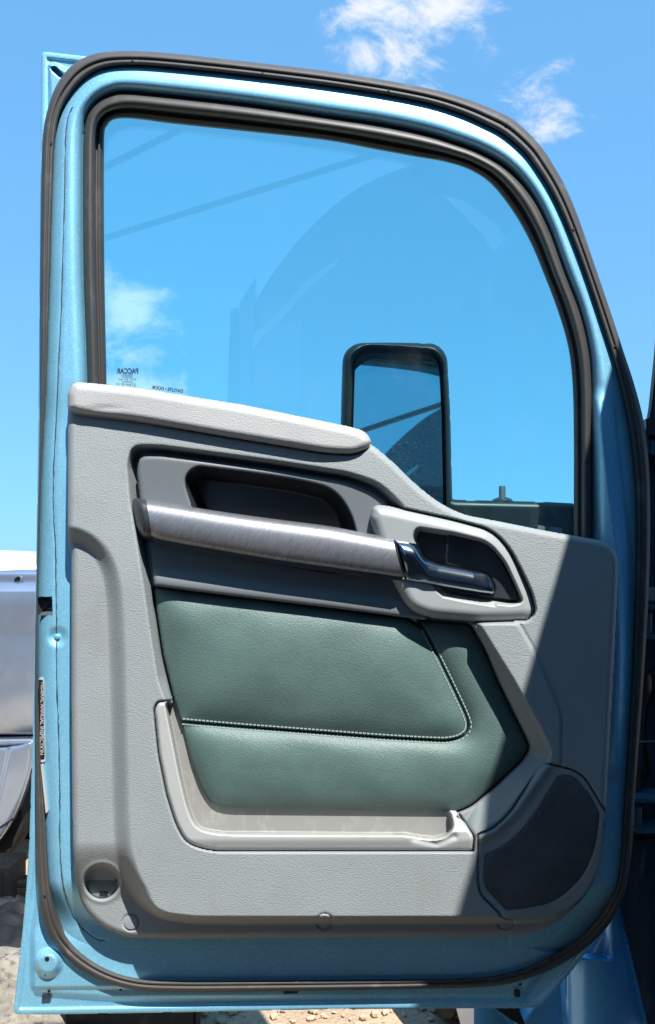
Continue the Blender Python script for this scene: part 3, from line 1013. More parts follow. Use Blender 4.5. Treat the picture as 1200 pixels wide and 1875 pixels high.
bez = hf('handle_bezel', bez_poly, h_bez, M['bezel'], door, 1.6, back=0.07)
plate = rp([(756, 985, 8), (763, 966, 8), (830, 976, 10), (890, 992, 22), (920, 1032, 14), (946, 1085, 10), (948, 1100, 6), (900, 1092, 10), (840, 1082, 10), (800, 1070, 8), (780, 1040, 10)])
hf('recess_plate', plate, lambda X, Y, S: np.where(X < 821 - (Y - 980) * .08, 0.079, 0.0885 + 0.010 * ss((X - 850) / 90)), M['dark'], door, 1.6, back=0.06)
lev_poly = rp([(720, 987, 3), (752, 991, 8), (768, 999, 8), (783, 1022, 10), (802, 1029, 8), (868, 1041, 14), (899, 1050, 14), (911, 1076, 10), (906, 1088, 8), (880, 1087, 8), (820, 1077, 8), (742, 1064, 3)])


def h_lev(X, Y, S):
    d = 0.137 + rnd(S, 17, 0.016) - 0.012 * ss((X - 740) / 150)
    top = np.interp(X, [720, 760, 783, 802, 868, 911], [987, 994, 1022, 1029, 1041, 1070])
    d = d - 0.006 * (1 - ss((Y - top) / 26)) - 0.004 * ss((Y - top - 30) / 30)
    return d


lever = hf('door_lever', lev_poly, h_lev, M['chrome'], door, 1.5, back=0.10)

# green pads


def soft(poly, X, Y, tau=11.0, sp=5.0):
    P = np.asarray(poly)
    Q = np.vstack([P, P[:1]])
    L = np.concatenate([[0], np.cumsum(np.hypot(*np.diff(Q, axis=0).T))])
    t = np.arange(0, L[-1], sp)
    bx, by = np.interp(t, L, Q[:, 0]), np.interp(t, L, Q[:, 1])
    acc_ = np.zeros(X.shape)
    for a, b in zip(bx, by):
        acc_ += np.exp(-np.hypot(X - a, Y - b) / tau)
    c0 = math.log(sum(math.exp(-abs(k_) * sp / tau) for k_ in range(-30, 31)))
    return np.maximum(0, tau * (c0 - np.log(acc_)))


def h_up(X, Y, S):
    T = S
    S = soft(up_poly, X, Y)
    return 0.072 + 0.015 * (1 - np.exp(-S / 17.0)) + 0.005 * ss(S / 90) + rnd(T, 6, 0.004) + 0.0012 * np.sin(X / 37. + Y / 61.) * ss(S / 40)


def h_lo(X, Y, S):
    T = S
    S = soft(lo_poly, X, Y)
    r_ = ss((X - 872 - (Y - 1150) * .36) / 40) * ss((1420 - Y) / 60)
    return 0.068 + 0.015 * (1 - np.exp(-S / 11.0)) + 0.003 * ss(S / 50) + rnd(T, 6, 0.004) - 0.004 * r_ + 0.001 * np.sin(X / 29. - Y / 41.) * ss(S / 30)


hf('upper_pad', up_poly, h_up, M['green'], door, 2.0, back=0.03)
hf('lower_pad', lo_poly, h_lo, M['green'], door, 2.0, back=0.03)

# stitching: two rows along the seam
seamline = cr([(333, 1320.5), (450, 1330.5), (600, 1342), (700, 1349.5), (790, 1354.5), (825, 1354), (848, 1346), (857.5, 1331), (853, 1310), (831, 1262), (796, 1190), (776, 1150)], 24, closed=False)
seg_l = np.concatenate([[0], np.cumsum(np.hypot(*np.diff(seamline, axis=0).T))])
bm = bmesh.new()
for side, hfun, P_ in ((-1, h_up, up_poly), (1, h_lo, lo_poly)):
    for s_ in np.arange(4, seg_l[-1] - 4, 7.2):
        x, y = np.interp(s_, seg_l, seamline[:, 0]), np.interp(s_, seg_l, seamline[:, 1])
        x2, y2 = np.interp(s_ + 1, seg_l, seamline[:, 0]), np.interp(s_ + 1, seg_l, seamline[:, 1])
        tx, ty = x2 - x, y2 - y
        nx_, ny_ = -ty, tx            # to the right of travel = lower pad
        off = 5.2 if side > 0 else -4.6
        px, py = x + nx_ * off, y + ny_ * off
        S_ = abs(off)
        d_ = float(np.asarray(hfun(np.array([px]), np.array([py]), np.array([S_])))[0]) + .0007
        ang = math.atan2(ty, tx)
        c = Vector(at(px, py, d_))
        box_bm(bm, c, (0.0050, 0.0016, 0.0019), Matrix.Rotation(ang + random.uniform(-.06, .06), 3, 'Y'))
st = from_bm('stitching', bm, M['thread'], door)
st['kind'] = 'stuff'

# map pocket
inn = rp([(304, 1290, 4), (322, 1262, 0), (362, 1300, 10), (378, 1390, 10), (395, 1435, 16), (410, 1455, 14), (425, 1462, 10), (805, 1462, 14), (826, 1490, 12), (831, 1514, 12), (818, 1531, 12), (795, 1536, 8), (765, 1533, 12), (745, 1528.5, 10), (405, 1527, 30), (360, 1518, 28), (344, 1480, 20), (330, 1420, 10), (314, 1340, 10)])


def h_pock(X, Y, S):
    si = sdf(inn, X, Y, margin=40)
    d = 0.130 + rnd(S, 7, 0.012) * (1 - ss(si / 5)) - 0.006 * ss((Y - 1535) / 25)
    d = d - 0.072 * ss((si + 3) / 7) - 0.054 * ss((1524 - Y) / 34) * ss((X - 796) / 22) * (1 - ss((si + 3) / 7))
    n_ = pl_dist([(760, 1536), (800, 1545), (832, 1532)], X, Y)
    d = d - 0.004 * np.exp(-(n_ / 6) ** 2) * (si < 0)
    return d


def second(o, m2, cond):
    me = o.data
    me.materials.append(m2)
    co = np.zeros(len(me.polygons) * 3)
    me.polygons.foreach_get('center', co)
    co = co.reshape(-1, 3)
    f = (D + co[:, 1]) / D
    X = co[:, 0] / f * 1000 + 600
    Y = YH - (co[:, 2] - HC) / f * 1000
    me.polygons.foreach_set('material_index', cond(X, Y).astype(np.int32))


second(insert, M['dark'], lambda X, Y: sdf(hand_poly, X, Y, margin=40) > -13)  # charcoal on these faces puts the deep shade of the hand recess into colour
M['liner'] = mat('dirty_pocket_plastic', (0.23, 0.23, 0.215), 0.5, 0, 0.4, bump=(420, 0.12, 0.0006), stain=(60, (0.30, 0.295, 0.275), 0.48, 0.75, (1, 1, .5)))
pk = hf('map_pocket', pock_poly, h_pock, M['light'], door, 1.8, back=0.05)
second(pk, M['liner'], lambda X, Y: sdf(inn, X, Y, margin=40) > 1.5)

# speaker
gril = rp([(1024, 1420, 6), (1050, 1422, 8), (1062, 1434, 8), (1082, 1458, 8), (1098, 1490, 6), (1095, 1522, 10), (1086, 1566, 20), (1066, 1606, 20), (1040, 1633, 20), (1010, 1653, 20), (965, 1663, 14), (927, 1666, 6), (890, 1627, 8), (886, 1610, 8), (889, 1566, 4), (922, 1551, 16), (952, 1526, 14), (980, 1490, 16), (1008, 1445, 10)])
brid = [(878, 1535), (906, 1523), (945, 1486), (980, 1437), (1003, 1403)]


def h_spk(X, Y, S):
    sg = sdf(gril, X, Y, margin=40)
    rdg = pl_dist(brid, X, Y)
    up = ss((1700 - (Y + .62 * (X - 880))) / 200)
    d = 0.129 + rnd(S, 4, 0.003) + 0.007 * np.exp(-(rdg / 9.0) ** 2) - 0.003 * ss((sg + 3) / 4)
    d = d - 0.014 * ss(((X - 880) + (Y - 1400) * .9 - 280) / 150)
    return d


spk = hf('speaker_bezel', spk_poly, h_spk, M['trim'], door, 2.0, back=0.06)
hf('speaker_grille', gril, lambda X, Y, S: h_spk(X, Y, S + 50) + 0.0045 + rnd(S, 5, 0.003), M['grille'], door, 3.0, back=0.06)

# inspection sticker on the edge and a second one below it
lab = prism('inspection_sticker', rp([(71.5, 1241, 3), (80, 1242, 3), (83.5, 1395, 3), (74, 1396, 3)]), 0.0475, 0.040, M['white'], door)
prism('sticker_face', rp([(71, 1244, 2), (78.8, 1245, 2), (82, 1390, 2), (74, 1391, 2)]), 0.0480, 0.0470, M['black'], door)
text('sticker_lettering', 'FEDERAL ANNUAL INSPECTION', 77.3, 1316, 0.0485, 0.0098, M['white'], door, math.radians(-91.2), False, 0.0001, sx=.92)
prism('edge_sticker', rp([(75, 1400, 1), (77.5, 1400, 1), (88.5, 1486, 3), (84, 1490, 3)]), 0.0525, 0.045, M['white'], door)

# ================================================================== WING MIRROR
MD = -0.42
mirr = None
mo = rp([(624, 800, 20), (628, 648, 30), (650, 628, 26), (720, 627, 30), (800, 629, 30), (819, 650, 26), (825, 760, 20), (829, 930, 6), (829, 1010, 10), (620, 1010, 10)])
mi = rp([(647, 800, 10), (650, 655, 14), (668, 640, 12), (720, 641, 20), (795, 648, 20), (804, 668, 12), (808, 760, 10), (810, 985, 10), (645, 985, 10)])


def h_mir(X, Y, S):
    sg = sdf(mi, X, Y, margin=40)
    return MD + rnd(S, 14, 0.03) - 0.065 * ss((sg + 9) / 9)


mirr = hf('wing_mirror', mo, h_mir, M['housing'], truck, 2.0, back=MD - 0.11)
# glass plane slightly turned
bm = bmesh.new()
gp = [Vector(at(x, y, MD - 0.028)) for x, y in mi]
cen = sum(gp, Vector()) / len(gp)
RM = Matrix.Rotation(math.radians(-4.5), 3, 'Z') @ Matrix.Rotation(math.radians(-8.0), 3, 'X')
fr_ = [bm.verts.new(cen + RM @ (p - cen)) for p in gp]
bk_ = [bm.verts.new(v_.co + Vector((0, .003, 0))) for v_ in fr_]
bm.faces.new(fr_)
bm.faces.new(bk_[::-1])
for i in range(len(fr_)):
    bm.faces.new((fr_[i], bk_[i], bk_[(i + 1) % len(fr_)], fr_[(i + 1) % len(fr_)]))
from_bm('mirror_glass', bm, M['mirror'], mirr)
# arm to the cab with its pivot bolt
hf('mirror_arm', rp([(815, 905, 0), (832, 915, 6), (1000, 919, 4), (1120, 925, 0), (1120, 1010, 0), (815, 1010, 0)]), lambda X, Y, S: MD - .01 + rnd(S, 12, .02), M['housing'], mirr, 3.0, back=MD - .10)
bm = bmesh.new()
tube_bm(bm, [at(920, 918, MD - .05), at(920, 899, MD - .05), at(920, 898, MD - .05), at(920, 890, MD - .05)], [.0085, .0085, .0085, .008], 12)
from_bm('pivot_bolt', bm, M['steel'], mirr)
bm = bmesh.new()
tube_bm(bm, [at(920, 918, MD - .05), at(920, 914, MD - .05), at(920, 911, MD - .05)], [.026, .022, .012], 16)
from_bm('pivot_collar', bm, M['dark'], mirr)
for X0, X1, yy0 in ((985, 1000, 965), (1008, 1030, 968)):
    prism('bracket_clip', rp([(X0, yy0 - 4, 2), (X1, yy0 - 1, 2), (X1, yy0 + 7, 1), (X0, yy0 + 6, 1)]), MD + .02, MD - .01, M['steel'], mirr)

# ================================================================== TRUCK CAB


def solid(name, x0, x1, y0, y1, z0, z1, m, bev=0.0, parent=None):
    bm = bmesh.new()
    box_bm(bm, ((x0 + x1) / 2, (y0 + y1) / 2, (z0 + z1) / 2), (x1 - x0, y1 - y0, z1 - z0), None, bev)
    return from_bm(name, bm, m, parent or cab)


ZR = 2.96
# roof, far wall, back wall and floor of the cab: the roof edge throws the shade on the door
bm = bmesh.new()
rl = [(0.728, -0.32), (0.625, -1.7), (2.6, -1.7), (2.6, -0.32)]
rt = [bm.verts.new((x, y, ZR)) for x, y in rl]
ru = [bm.verts.new((x, y, ZR + .05)) for x, y in rl]
bm.faces.new(rt)
bm.faces.new(ru[::-1])
for i in range(4):
    bm.faces.new((rt[i], ru[i], ru[(i + 1) % 4], rt[(i + 1) % 4]))
from_bm('cab_roof', bm, M['paint_cab'], cab)
solid('cab_side', 2.50, 2.598, -1.69, 0.2, 0.95, ZR - .003, M['paint_cab'])
solid('cab_floor', 0.72, 2.49, -1.68, 0.5, 0.92, 0.99, M['cloth'])
solid('sleeper_body', 0.62, 2.6, -3.0, -1.71, 0.95, 3.1, M['sleeper'], 0.12)
# door pillar beside the hinges
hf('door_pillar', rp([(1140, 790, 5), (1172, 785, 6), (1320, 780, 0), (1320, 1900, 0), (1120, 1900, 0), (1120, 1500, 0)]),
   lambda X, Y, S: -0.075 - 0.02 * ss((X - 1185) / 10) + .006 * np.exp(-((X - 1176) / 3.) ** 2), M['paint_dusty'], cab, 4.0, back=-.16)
prism('windscreen_pillar', rp([(1232, 240, 0), (1213, 520, 0), (1203, 650, 8), (1193, 745, 4), (1189, 768, 3), (1300, 775, 0), (1340, 300, 0), (1260, 240, 0)]), -0.06, -0.075, M['rubber_dark'], cab, .004)
prism('pillar_cover', rp([(1183, 766, 3), (1320, 764, 0), (1320, 795, 0), (1184, 796, 4)]), -0.05, -0.1, M['dark'], cab, .004)
prism('pillar_bracket', rp([(1187, 806, 2), (1300, 804, 0), (1300, 832, 0), (1189, 833, 3)]), -0.06, -0.1, M['hinge'], cab, .004)
prism('inner_seal', rp([(1166, 800, 4), (1188, 790, 4), (1192, 1000, 0), (1190, 1180, 0), (1176, 1400, 0), (1164, 1560, 4), (1150, 1570, 4), (1156, 1400, 0), (1168, 1150, 0)]), -0.045, -0.075, M['rubber_dark'], cab, .006)


def hinge(y0, y1, xk, label):
    t = prism('hinge', rp([(xk - 10, y0, 2), (1290, y0 - 1, 0), (1290, y0 + 7, 0), (xk - 12, y0 + 7, 2)]), -0.005, -0.074, M['hinge'], cab, .002)
    bm = bmesh.new()
    tube_bm(bm, [at(xk, y0 + 12, -.02), at(xk, y0 + 14, -.02), at(xk, y1 - 6, -.02), at(xk, y1 - 4, -.02)], [.004, .0075, .0075, .005], 12)
    from_bm('hinge_pin', bm, M['hinge'], t)
    prism('hinge_leaf', rp([(xk - 6, y1 - 4, 2), (1290, y1, 0), (1290, y1 + 7, 0), (xk - 2, y1 + 4, 2)]), -0.005, -0.074, M['hinge'], t, .002)
    return t


hinge(1109, 1166, 1186, 'upper')
hinge(1463, 1522, 1168, 'lower')
prism('hinge_bolt', rp([(1190, 1076, 3), (1215, 1076, 3), (1215, 1100, 3), (1188, 1100, 3)]), -0.03, -0.074, M['steel'], cab, .003)
bm = bmesh.new()
for i in range(7):
    t = i / 6
    c = Vector(at(1186 + 26 * t, 1250 - 12 * t, -.045))
    tube_bm(bm, [c + Vector((-.002, 0, 0)), c + Vector((0, 0, .0)), c + Vector((.002, 0, 0))], [.016, .0215, .016], 14)
from_bm('wiring_gaiter', bm, M['rubber_dark'], cab)
bm = bmesh.new()
tube_bm(bm, [at(x, y, -.055) for x, y in cr([(1212, 1255), (1193, 1285), (1183, 1330), (1182, 1365), (1189, 1405), (1184, 1425), (1170, 1440), (1166, 1456)], 5, closed=False)], .006, 8)
from_bm('cable', bm, M['black'], cab)
bm = bmesh.new()
tube_bm(bm, [at(1150, 1358, -.02), at(1230, 1357.5, -.02)], .0014, 8)
from_bm('check_rod', bm, M['steel'], cab)

# kick panel with its pressed edge, cowl, and the wheel arch below the door
kick_ridge = [(1184, 1528), (1182, 1570), (1179, 1600)]
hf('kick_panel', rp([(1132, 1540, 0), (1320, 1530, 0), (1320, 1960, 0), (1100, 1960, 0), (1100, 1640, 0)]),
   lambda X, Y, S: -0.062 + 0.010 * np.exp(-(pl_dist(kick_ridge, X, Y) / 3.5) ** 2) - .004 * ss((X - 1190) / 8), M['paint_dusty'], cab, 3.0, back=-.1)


def h_cowl(X, Y, S):
    xl = np.interp(Y, [1660, 1745, 1875, 1960], [1120, 1038, 1040, 1042])
    xr = np.interp(Y, [1660, 1875, 1960], [1136, 1188, 1208])
    t = np.clip((X - xl) / (xr - xl), 0, 1)
    d = -0.10 + 0.085 * np.sqrt(np.clip(1 - (2 * t - 1) ** 2 * 0.9, 0, 1)) * .9
    d = d + 0.010 * np.exp(-((t - .985) / .02) ** 2)
    d = d - 0.018 * ss(((1752 + (X - 1040) * .12) - Y) / 10) * ss((1125 - X) / 20)
    return d


hf('cowl', rp([(1136, 1655, 0), (1188, 1875, 0), (1208, 1960, 0), (1042, 1960, 0), (1040, 1875, 0), (1035, 1800, 6), (1037, 1748, 6), (1075, 1735, 8)]), h_cowl, M['paint_cab'], cab, 3.0, back=-.16)
prism('cowl_flange', rp([(1034, 1775, 2), (1038, 1960, 0), (1000, 1960, 0), (960, 1870, 0), (1000, 1815, 0)]), -0.12, -0.17, M['paint_cab'], cab, .003)
# front wing: rounded sheet over the wheel
hf('front_wing', rp([(868, 1800, 0), (1030, 1800, 0), (1030, 1960, 0), (868, 1960, 0)]), lambda X, Y, S: -.22 - .10 * ((X - 900) / 110.0) ** 2 + .010 * np.exp(-((X - 925 - (Y - 1855) * .9) / 5.) ** 2), M['paint_cab'], cab, 4.0, back=-.5)
prism('wing_gap', rp([(930, 1830, 0), (1005, 1885, 0), (1005, 1900, 0), (955, 1880, 0), (900, 1842, 0)]), -.16, -.2, M['black'], cab)

# front wheel
whx0, whx1, wy, wr = 0.425, 0.70, 1.96, 0.50
bm = bmesh.new()
sect = [(whx0 + .03, wr - .16), (whx0, wr - .10), (whx0 + .004, wr - .04), (whx0 + .02, wr - .008)]
nr_ = 5
wdt = (whx1 - whx0 - .04) / nr_
for i in range(nr_):
    a = whx0 + .02 + i * wdt
    sect += [(a + .004, wr), (a + wdt - .010, wr), (a + wdt - .008, wr - .014), (a + wdt, wr - .014)]
sect += [(whx1 - .01, wr - .03), (whx1, wr - .10), (whx1 - .03, wr - .16)]
k = 72
rings = [[bm.verts.new((x, wy - r_ * math.cos(i / k * 6.28318), wr + r_ * math.sin(i / k * 6.28318) - .015)) for i in range(k)] for x, r_ in sect]
for A, B in zip(rings[:-1], rings[1:]):
    for i in range(k):
        bm.faces.new((A[i], A[(i + 1) % k], B[(i + 1) % k], B[i]))
whl = from_bm('front_wheel', bm, M['tyre'], cab, angle=30)
bm = bmesh.new()
bmesh.ops.create_cone(bm, cap_ends=True, segments=32, radius1=wr - .16, radius2=wr - .16, depth=.2, matrix=Matrix.Translation(((whx0 + whx1) / 2, wy, wr - .015)) @ Matrix.Rotation(math.pi / 2, 4, 'Y'))
from_bm('rim', bm, M['steel'], whl)

# ================================================================== TRUCK PARKED BEHIND THE CAMERA (seen mirrored in the window)
semi = thing('parked_truck', (0.6, -4.5, 0), 'dark parked truck with arched sleeper roof, seen only as reflection in the window glass', 'truck')


def side_shape(name, pts, y0, y1, m, bev=.05):
    bm = bmesh.new()
    a = [bm.verts.new((x, y0, z)) for x, z in pts]
    b_ = [bm.verts.new((x, y1, z)) for x, z in pts]
    k_ = len(pts)
    bm.faces.new(a)
    bm.faces.new(b_[::-1])
    for i in range(k_):
        bm.faces.new((a[i], b_[i], b_[(i + 1) % k_], a[(i + 1) % k_]))
    bmesh.ops.bevel(bm, geom=[e for e in bm.edges if abs(e.verts[0].co.y - e.verts[1].co.y) < 1e-4], offset=bev, segments=3, affect='EDGES')
    return from_bm(name, bm, m, semi)


arch = cr([(-.55, .7), (-.55, 2.0), (-.53, 2.9), (-.36, 3.32), (-.06, 3.70), (.30, 3.95), (.9, 4.1), (1.8, 4.12), (2.8, 4.12), (2.85, 3.2), (2.85, .7)], 5, closed=False)
side_shape('sleeper_cab', [tuple(p) for p in arch], -3.0, -5.4, M['sleeper_dark'])
side_shape('bonnet', [(-2.5, .6), (-2.55, 1.5), (-2.3, 1.75), (-.57, 1.95), (-.57, .6)], -3.1, -5.3, M['sleeper_dark'])
side_shape('side_window', [(-.30, 2.0), (-.26, 2.75), (.25, 2.9), (.25, 2.0)], -2.985, -3.05, M['dark'], .005)
def ref(X, Y):
    return ((X - 600) * .003, HC + (1025 - Y) * .003)


for nm, pts, mm in [
        ('sky_gap_panel', [(800, 360), (850, 375), (900, 412), (935, 455), (958, 510), (965, 560), (945, 548), (920, 500), (885, 440), (845, 395)], 'fairing_and_sky_gap'),  # white crescent added in place of a bright sky gap mirrored in the glass
        ('fairing_edge', [(452, 645), (470, 612), (505, 585), (560, 520), (620, 478), (622, 484), (570, 530), (515, 590), (482, 620), (463, 650)], 'fairing_and_sky_gap'),
        ('side_extender', [(424, 572), (438, 566), (438, 745), (418, 745)], 'black'),
        ('cab_corner', [(441, 560), (470, 512), (466, 600), (456, 745), (440, 745)], 'fairing_and_sky_gap2'),
        ('door_panel', [(470, 640), (500, 600), (553, 590), (553, 745), (466, 745)], 'fairing_and_sky_gap2')]:
    side_shape(nm, [ref(*p) for p in pts], -2.97 if nm != 'door_panel' else -2.975, -3.06, M[mm], .004)
side_shape('blocker', [(3.2, .9), (3.2, 4.1), (15, 4.1), (15, .9)], -2.9, -5.5, M['sleeper_dark'])  # unseen long box added behind the camera to cut sky light on the door
for wx in (-1.6, 2.3, 4.6, 13, 14.2):
    bm = bmesh.new()
    bmesh.ops.create_cone(bm, cap_ends=True, segments=32, radius1=.5, radius2=.5, depth=.35, matrix=Matrix.Translation((wx, -3.25, .49)) @ Matrix.Rotation(math.pi / 2, 4, 'X'))
    bmesh.ops.bevel(bm, geom=[e for e in bm.edges if len(e.link_faces) == 2 and e.calc_face_angle(0) > 1], offset=.05, segments=2, affect='EDGES')
    from_bm('wheel', bm, M['tyre'], semi)

for (p0, p1, lb) in [((-2.24, 5.2), (.51, 6.05), 'lower'), ((-2.27, 5.93), (-1.53, 6.3), 'upper')]:
    k0 = (p1[1] - p0[1]) / (p1[0] - p0[0])
    bm = bmesh.new()
    tube_bm(bm, [(x, -7.0, p0[1] + k0 * (x - p0[0])) for x in (-14, -7, 0, 7, 14)], .034, 8)
    tag(from_bm('overhead_cable', bm, M['black']), lb + ' dark overhead cable mirrored as a slanting line in the window glass', 'cable', 'overhead cables behind the photographer')

box = thing('box_blocker', (-3.6, -4, 0), 'dark box trailer added unseen left of and behind the photographer to block sky light', 'blocker')  # added out of view so that less sky light reaches the shaded door
bm = bmesh.new()
box_bm(bm, (-3.7, -3.9, 2.7), (2.5, 6.8, 3.4), None, .04)
from_bm('body', bm, M['sleeper_dark'], box)
for wy_ in (-6.4, -5.3):
    for wx_ in (-2.75, -4.65):
        bm = bmesh.new()
        bmesh.ops.create_cone(bm, cap_ends=True, segments=32, radius1=.5, radius2=.5, depth=.32, matrix=Matrix.Translation((wx_, wy_, .49)) @ Matrix.Rotation(math.pi / 2, 4, 'Y'))
        from_bm('wheel', bm, M['tyre'], box)
for wx_ in (-2.9, -4.5):
    bm = bmesh.new()
    box_bm(bm, (wx_, -1.4, .5), (.12, .12, 1.02))
    from_bm('blocker_leg', bm, M['steel'], box)

# ================================================================== SILVER CAR AT LEFT
CY = -3.25     # depth of its near face
car = thing('silver_car', (at(-200, 1600, CY)[0], 2.6, 0), 'battered silver car standing behind the left edge of the door', 'car')


def sheet_x(name, prof_px, xa, xb, bow, m, thick=0.02, parent=None, seg=24):
    """panel running across the car: (row, depth) section swept from column xa to xb, bowed in plan"""
    P = cr(prof_px, 6, closed=False)
    V = []
    nx_ = seg + 1
    for j in range(nx_):
        t = j / seg
        X = xa + (xb - xa) * t
        for (Yp, dd) in P:
            V.append(at(X, Yp - bow[1] * (t ** 2), CY + dd - bow[0] * (2 * t - 1) ** 2))
    a = len(P)
    idx = np.arange(nx_ * a).reshape(nx_, a)
    q = np.stack([idx[:-1, :-1].ravel(), idx[1:, :-1].ravel(), idx[1:, 1:].ravel(), idx[:-1, 1:].ravel()], -1)
    o = mesh_np(name, np.array(V), [q], m, parent or car)
    md = o.modifiers.new('thickness', 'SOLIDIFY')
    md.thickness = thick
    md.offset = 0
    return o


sheet_x('bonnet', [(996, -.9), (1003, -.5), (1014, -.22), (1030, -.10), (1042, -.07), (1045, -.09)], -620, 330, (0.05, -30), M['carwhite'], .015)
sheet_x('bonnet_gap', [(1038, -.10), (1049, -.09)], -620, 330, (0.05, -14), M['black'], .01)
sheet_x('header_panel', [(1044, -.10), (1050, -.06), (1060, -.055), (1070, -.06)], -620, 330, (0.05, 0), M['silver'], .012)
oval = thing_bm = bmesh.new()
c = Vector(at(33, 1062, CY - .045))
k = 24
prev = None
for rr, dd in ((1.0, .0), (.92, -.012), (.72, -.012), (.66, .004)):
    cur = [oval.verts.new(c + Vector((.026 * rr * math.cos(i / k * 6.28318) + .008 * math.sin(i / k * 6.28318) * rr, dd, .028 * rr * math.sin(i / k * 6.28318)))) for i in range(k)]
    if prev:
        for i in range(k):
            oval.faces.new((prev[i], prev[(i + 1) % k], cur[(i + 1) % k], cur[i]))
    prev = cur
ov = from_bm('oval_ring', oval, M['silver'], car)
bm = bmesh.new()
bm.faces.new([bm.verts.new(c + Vector((.019 * math.cos(i / k * 6.28318) + .005 * math.sin(i / k * 6.28318), .003, .02 * math.sin(i / k * 6.28318)))) for i in range(k)])
from_bm('oval_recess', bm, M['dark'], ov)
sheet_x('bumper', [(1067, -.06), (1070, .0), (1080, .035), (1088, .045), (1110, .05), (1160, .045), (1200, .052), (1260, .058), (1310, .045), (1338, .02), (1344, -.02)], -620, 330, (0.12, 0), M['silver'], .012)
sheet_x('bumper_slot', [(1340, -.05), (1352, -.05), (1362, -.05)], -620, 330, (0.12, 8), M['plastic'], .01)
sheet_x('lower_grille', [(1356, -.02), (1366, .0), (1372, -.03)], -620, 330, (0.12, 14), M['silver'], .008)
# lower corner moulding cut away by the wheel arch
hf('corner_moulding', cr([(-200, 1372), (-60, 1372), (30, 1366), (57, 1358), (61, 1385), (57, 1412), (44, 1455), (24, 1500), (0, 1538), (-40, 1580), (-120, 1620), (-220, 1630)], 4),
   lambda X, Y, S: CY + .02 + rnd(S, 10, .02) - .03 * ss((22 - X - (Y - 1370) * .22) / 10), M['silver'], car, 1.8, back=CY - .05)
prism('moulding_gap', [(-60, 1532), (0, 1513.5), (22, 1499), (23, 1502), (0, 1517), (-60, 1536)], CY + .024, CY + .0, M['black'], car)
# wheel: tyre and rim
wc = Vector(at(-66, 1455, CY - .10))
tr_ = 0.36
wc.z = tr_ - .02
bm = bmesh.new()
sect = [(.07, tr_ - .12), (0, tr_ - .11), (-.012, tr_ - .06), (.0, tr_ - .015), (.03, tr_), (.17, tr_), (.2, tr_ - .02), (.2, tr_ - .12)]
k = 64
rings = [[bm.verts.new((wc.x + r_ * math.cos(i / k * 6.28318), wc.y + yo, wc.z + r_ * math.sin(i / k * 6.28318))) for i in range(k)] for yo, r_ in sect]
for A, B in zip(rings[:-1], rings[1:]):
    for i in range(k):
        bm.faces.new((A[i], A[(i + 1) % k], B[(i + 1) % k], B[i]))
tw = from_bm('wheel', bm, M['tyre'], car)
bm = bmesh.new()
bmesh.ops.create_cone(bm, cap_ends=True, segments=32, radius1=tr_ - .12, radius2=tr_ - .15, depth=.05, matrix=Matrix.Translation(wc + Vector((0, .06, 0))) @ Matrix.Rotation(math.pi / 2, 4, 'X'))
from_bm('rim', bm, M['plastic'], tw)
# dark underbody
prism('underbody', rp([(-600, 1360, 0), (300, 1360, 0), (300, 1590, 0), (50, 1600, 10), (20, 1612, 10), (-600, 1612, 0)]), CY - .75, CY - 1.6, M['plastic'], car)
# bodywork behind the bonnet
solid('body', at(-600, 1000, CY)[0], at(330, 1000, CY)[0], 4.3, 6.6, .5, 1.88, M['silver'], .1, car)

# ================================================================== SCRAP AND STONES AT LOWER LEFT
bm = bmesh.new()
box_bm(bm, (-1.86, 2.98, .085), (.34, .24, .25), None, .012)
for i in range(5):
    box_bm(bm, (-2.0 + i * .067, 2.856, .085), (.012, .012, .22), None, .003)
b = from_bm('plastic_crate', bm, M['plastic'])
tag(b, 'black plastic crate at the left edge below the silver car', 'crate')
bm = bmesh.new()
q = at(20, 1650, -3.0)
box_bm(bm, (q[0], 3.05, .035), (.62, .20, .06), Matrix.Rotation(.08, 3, 'Z'), .012)
box_bm(bm, (q[0] + .02, 2.98, .08), (.55, .05, .03), Matrix.Rotation(.08, 3, 'Z'), .008)
b = from_bm('bumper_scrap', bm, M['plastic'])
tag(b, 'flat black scrap moulding lying on the sand left of the door', 'car part')


def crumple(name, x0, x1, y0, y1, z, amp, m, label, cat, seed):
    nx_, ny_ = 40, 30
    V = []
    for j in range(ny_):
        for i in range(nx_):
            x = x0 + (x1 - x0) * i / (nx_ - 1)
            y = y0 + (y1 - y0) * j / (ny_ - 1)
            e = min(i, nx_ - 1 - i, j, ny_ - 1 - j) / 5.0
            nz = abs(mnoise.noise(Vector((x * 5 + seed, y * 9, seed)))) + .5 * abs(mnoise.noise(Vector((x * 13 + seed, y * 21, 3))))
            V.append((x + .03 * mnoise.noise(Vector((x * 4, y * 4, 9 + seed))), y + .03 * mnoise.noise(Vector((x * 4, y * 4, 5 + seed))), z + min(1, e) * amp * (1.0 - 1.2 * nz) - (0.03 if e == 0 else 0)))
    idx = np.arange(nx_ * ny_).reshape(ny_, nx_)
    qd = np.stack([idx[:-1, :-1].ravel(), idx[:-1, 1:].ravel(), idx[1:, 1:].ravel(), idx[1:, :-1].ravel()], -1)
    o = mesh_np(name, np.array(V), [qd], m)
    md = o.modifiers.new('thickness', 'SOLIDIFY')
    md.thickness = .004
    return tag(o, label, cat)


crumple('tarpaulin', -2.1, -1.30, 2.26, 2.86, .02, .11, M['tarp'], 'crumpled dusty black tarpaulin on the ground left of the door', 'tarpaulin', 4.0)


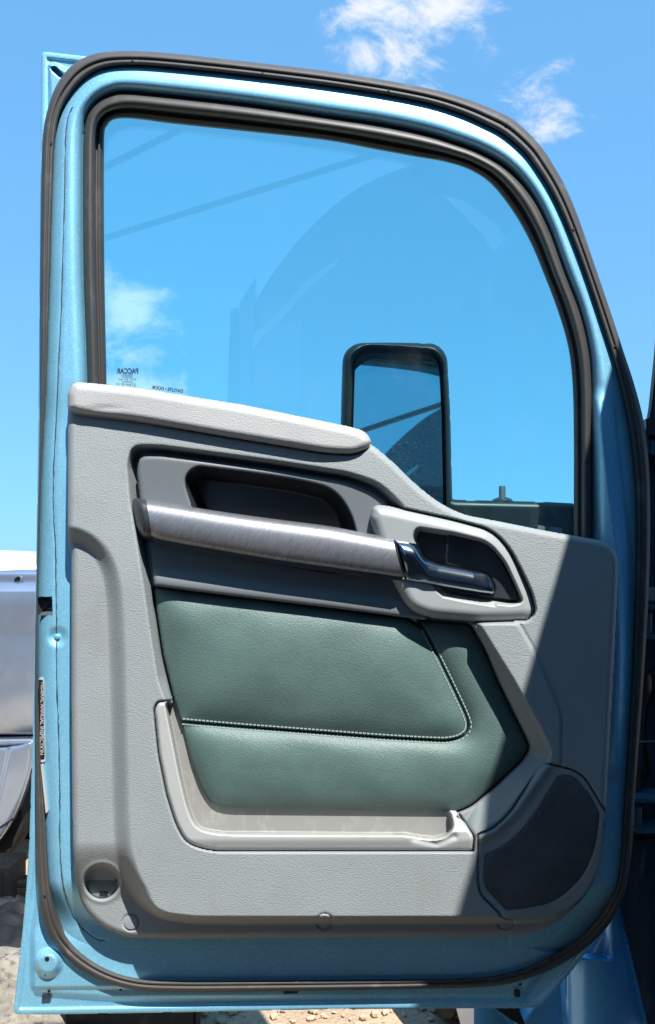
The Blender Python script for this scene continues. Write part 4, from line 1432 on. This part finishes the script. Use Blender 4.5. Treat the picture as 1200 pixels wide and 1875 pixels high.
def rock(name, x, y, sx, sy, sz, seed, label):
    bm = bmesh.new()
    bmesh.ops.create_icosphere(bm, subdivisions=4, radius=1.0)
    for v_ in bm.verts:
        n0 = v_.co.copy()
        f_ = 1 + .30 * mnoise.noise(n0 * 1.2 + Vector((seed, 0, 0))) + .16 * mnoise.noise(n0 * 3 + Vector((0, seed, 0))) + .07 * mnoise.noise(n0 * 8 + Vector((0, 0, seed)))
        # split faces: flatten towards a few planes
        c_ = n0 * f_
        for pn in (Vector((.3, -.5, .8)), Vector((-.5, -.7, .4)), Vector((.8, -.3, .3)), Vector((0, 0, 1))):
            pn = pn.normalized()
            e = c_.dot(pn) - .72
            if e > 0:
                c_ -= pn * e * .85
        v_.co = Vector((x + c_.x * sx, y + c_.y * sy, sz * .35 + c_.z * sz))
    return tag(from_bm(name, bm, M['stone'], angle=28), label, 'stone', 'pale stones beside the door')


for X, Y, dd, sx, sy, sz, sd_, lb in [
        (22, 1795, 1.93, .17, .11, .085, 1.3, 'largest pale stone between tarpaulin and door corner'),
        (-28, 1838, 1.74, .14, .09, .07, 5.1, 'pale stone cut off by the left edge of the photo'),
        (40, 1846, 1.72, .11, .07, .055, 9.7, 'rounded pale stone just left of the door corner'),
        (88, 1880, 1.57, .16, .06, .05, 14.2, 'flat pale stone below the bottom left door corner'),
        (10, 1876, 1.58, .11, .06, .05, 22.9, 'grey tan stone in the bottom left corner of the photo'),
        (-5, 1770, 2.05, .12, .06, .06, 31.0, 'small pale stone half under the edge of the tarpaulin')]:
    rock('stone', *at(X, Y, -dd - .19)[:2], sx, sy, sz, sd_, lb)

# black tub lying under the door
bm = bmesh.new()
xa, xb = at(110, 1860, -1.68)[0], at(362, 1860, -1.68)[0]
outer = [(xa, 1.68), (xb, 1.68), (xb - .01, 2.1), (xa + .02, 2.1)]
vb = [bm.verts.new((x + (0.03 if x < 0 and i in (0, 3) else -.02), y + (.03 if y < 1.8 else -.03), -.02)) for i, (x, y) in enumerate(outer)]
vt = [bm.verts.new((x, y, .17)) for x, y in outer]
vi = [bm.verts.new((x + (.012 if i in (0, 3) else -.012), y + (.012 if y < 1.8 else -.012), .17)) for i, (x, y) in enumerate(outer)]
vf = [bm.verts.new((x + (.04 if i in (0, 3) else -.035), y + (.04 if y < 1.8 else -.04), .01)) for i, (x, y) in enumerate(outer)]
for i in range(4):
    j = (i + 1) % 4
    bm.faces.new((vb[i], vb[j], vt[j], vt[i]))
    bm.faces.new((vt[i], vt[j], vi[j], vi[i]))
    bm.faces.new((vi[i], vi[j], vf[j], vf[i]))
bm.faces.new(vf)
bm.faces.new(vb[::-1])
box_bm(bm, (xb + .004, 1.67, .078), (.016, .02, .19), None, .004)
b = from_bm('plastic_tub', bm, M['plastic'])
tag(b, 'black plastic tub on the sand under the door bottom', 'tub')

SC.render.engine = 'CYCLES'
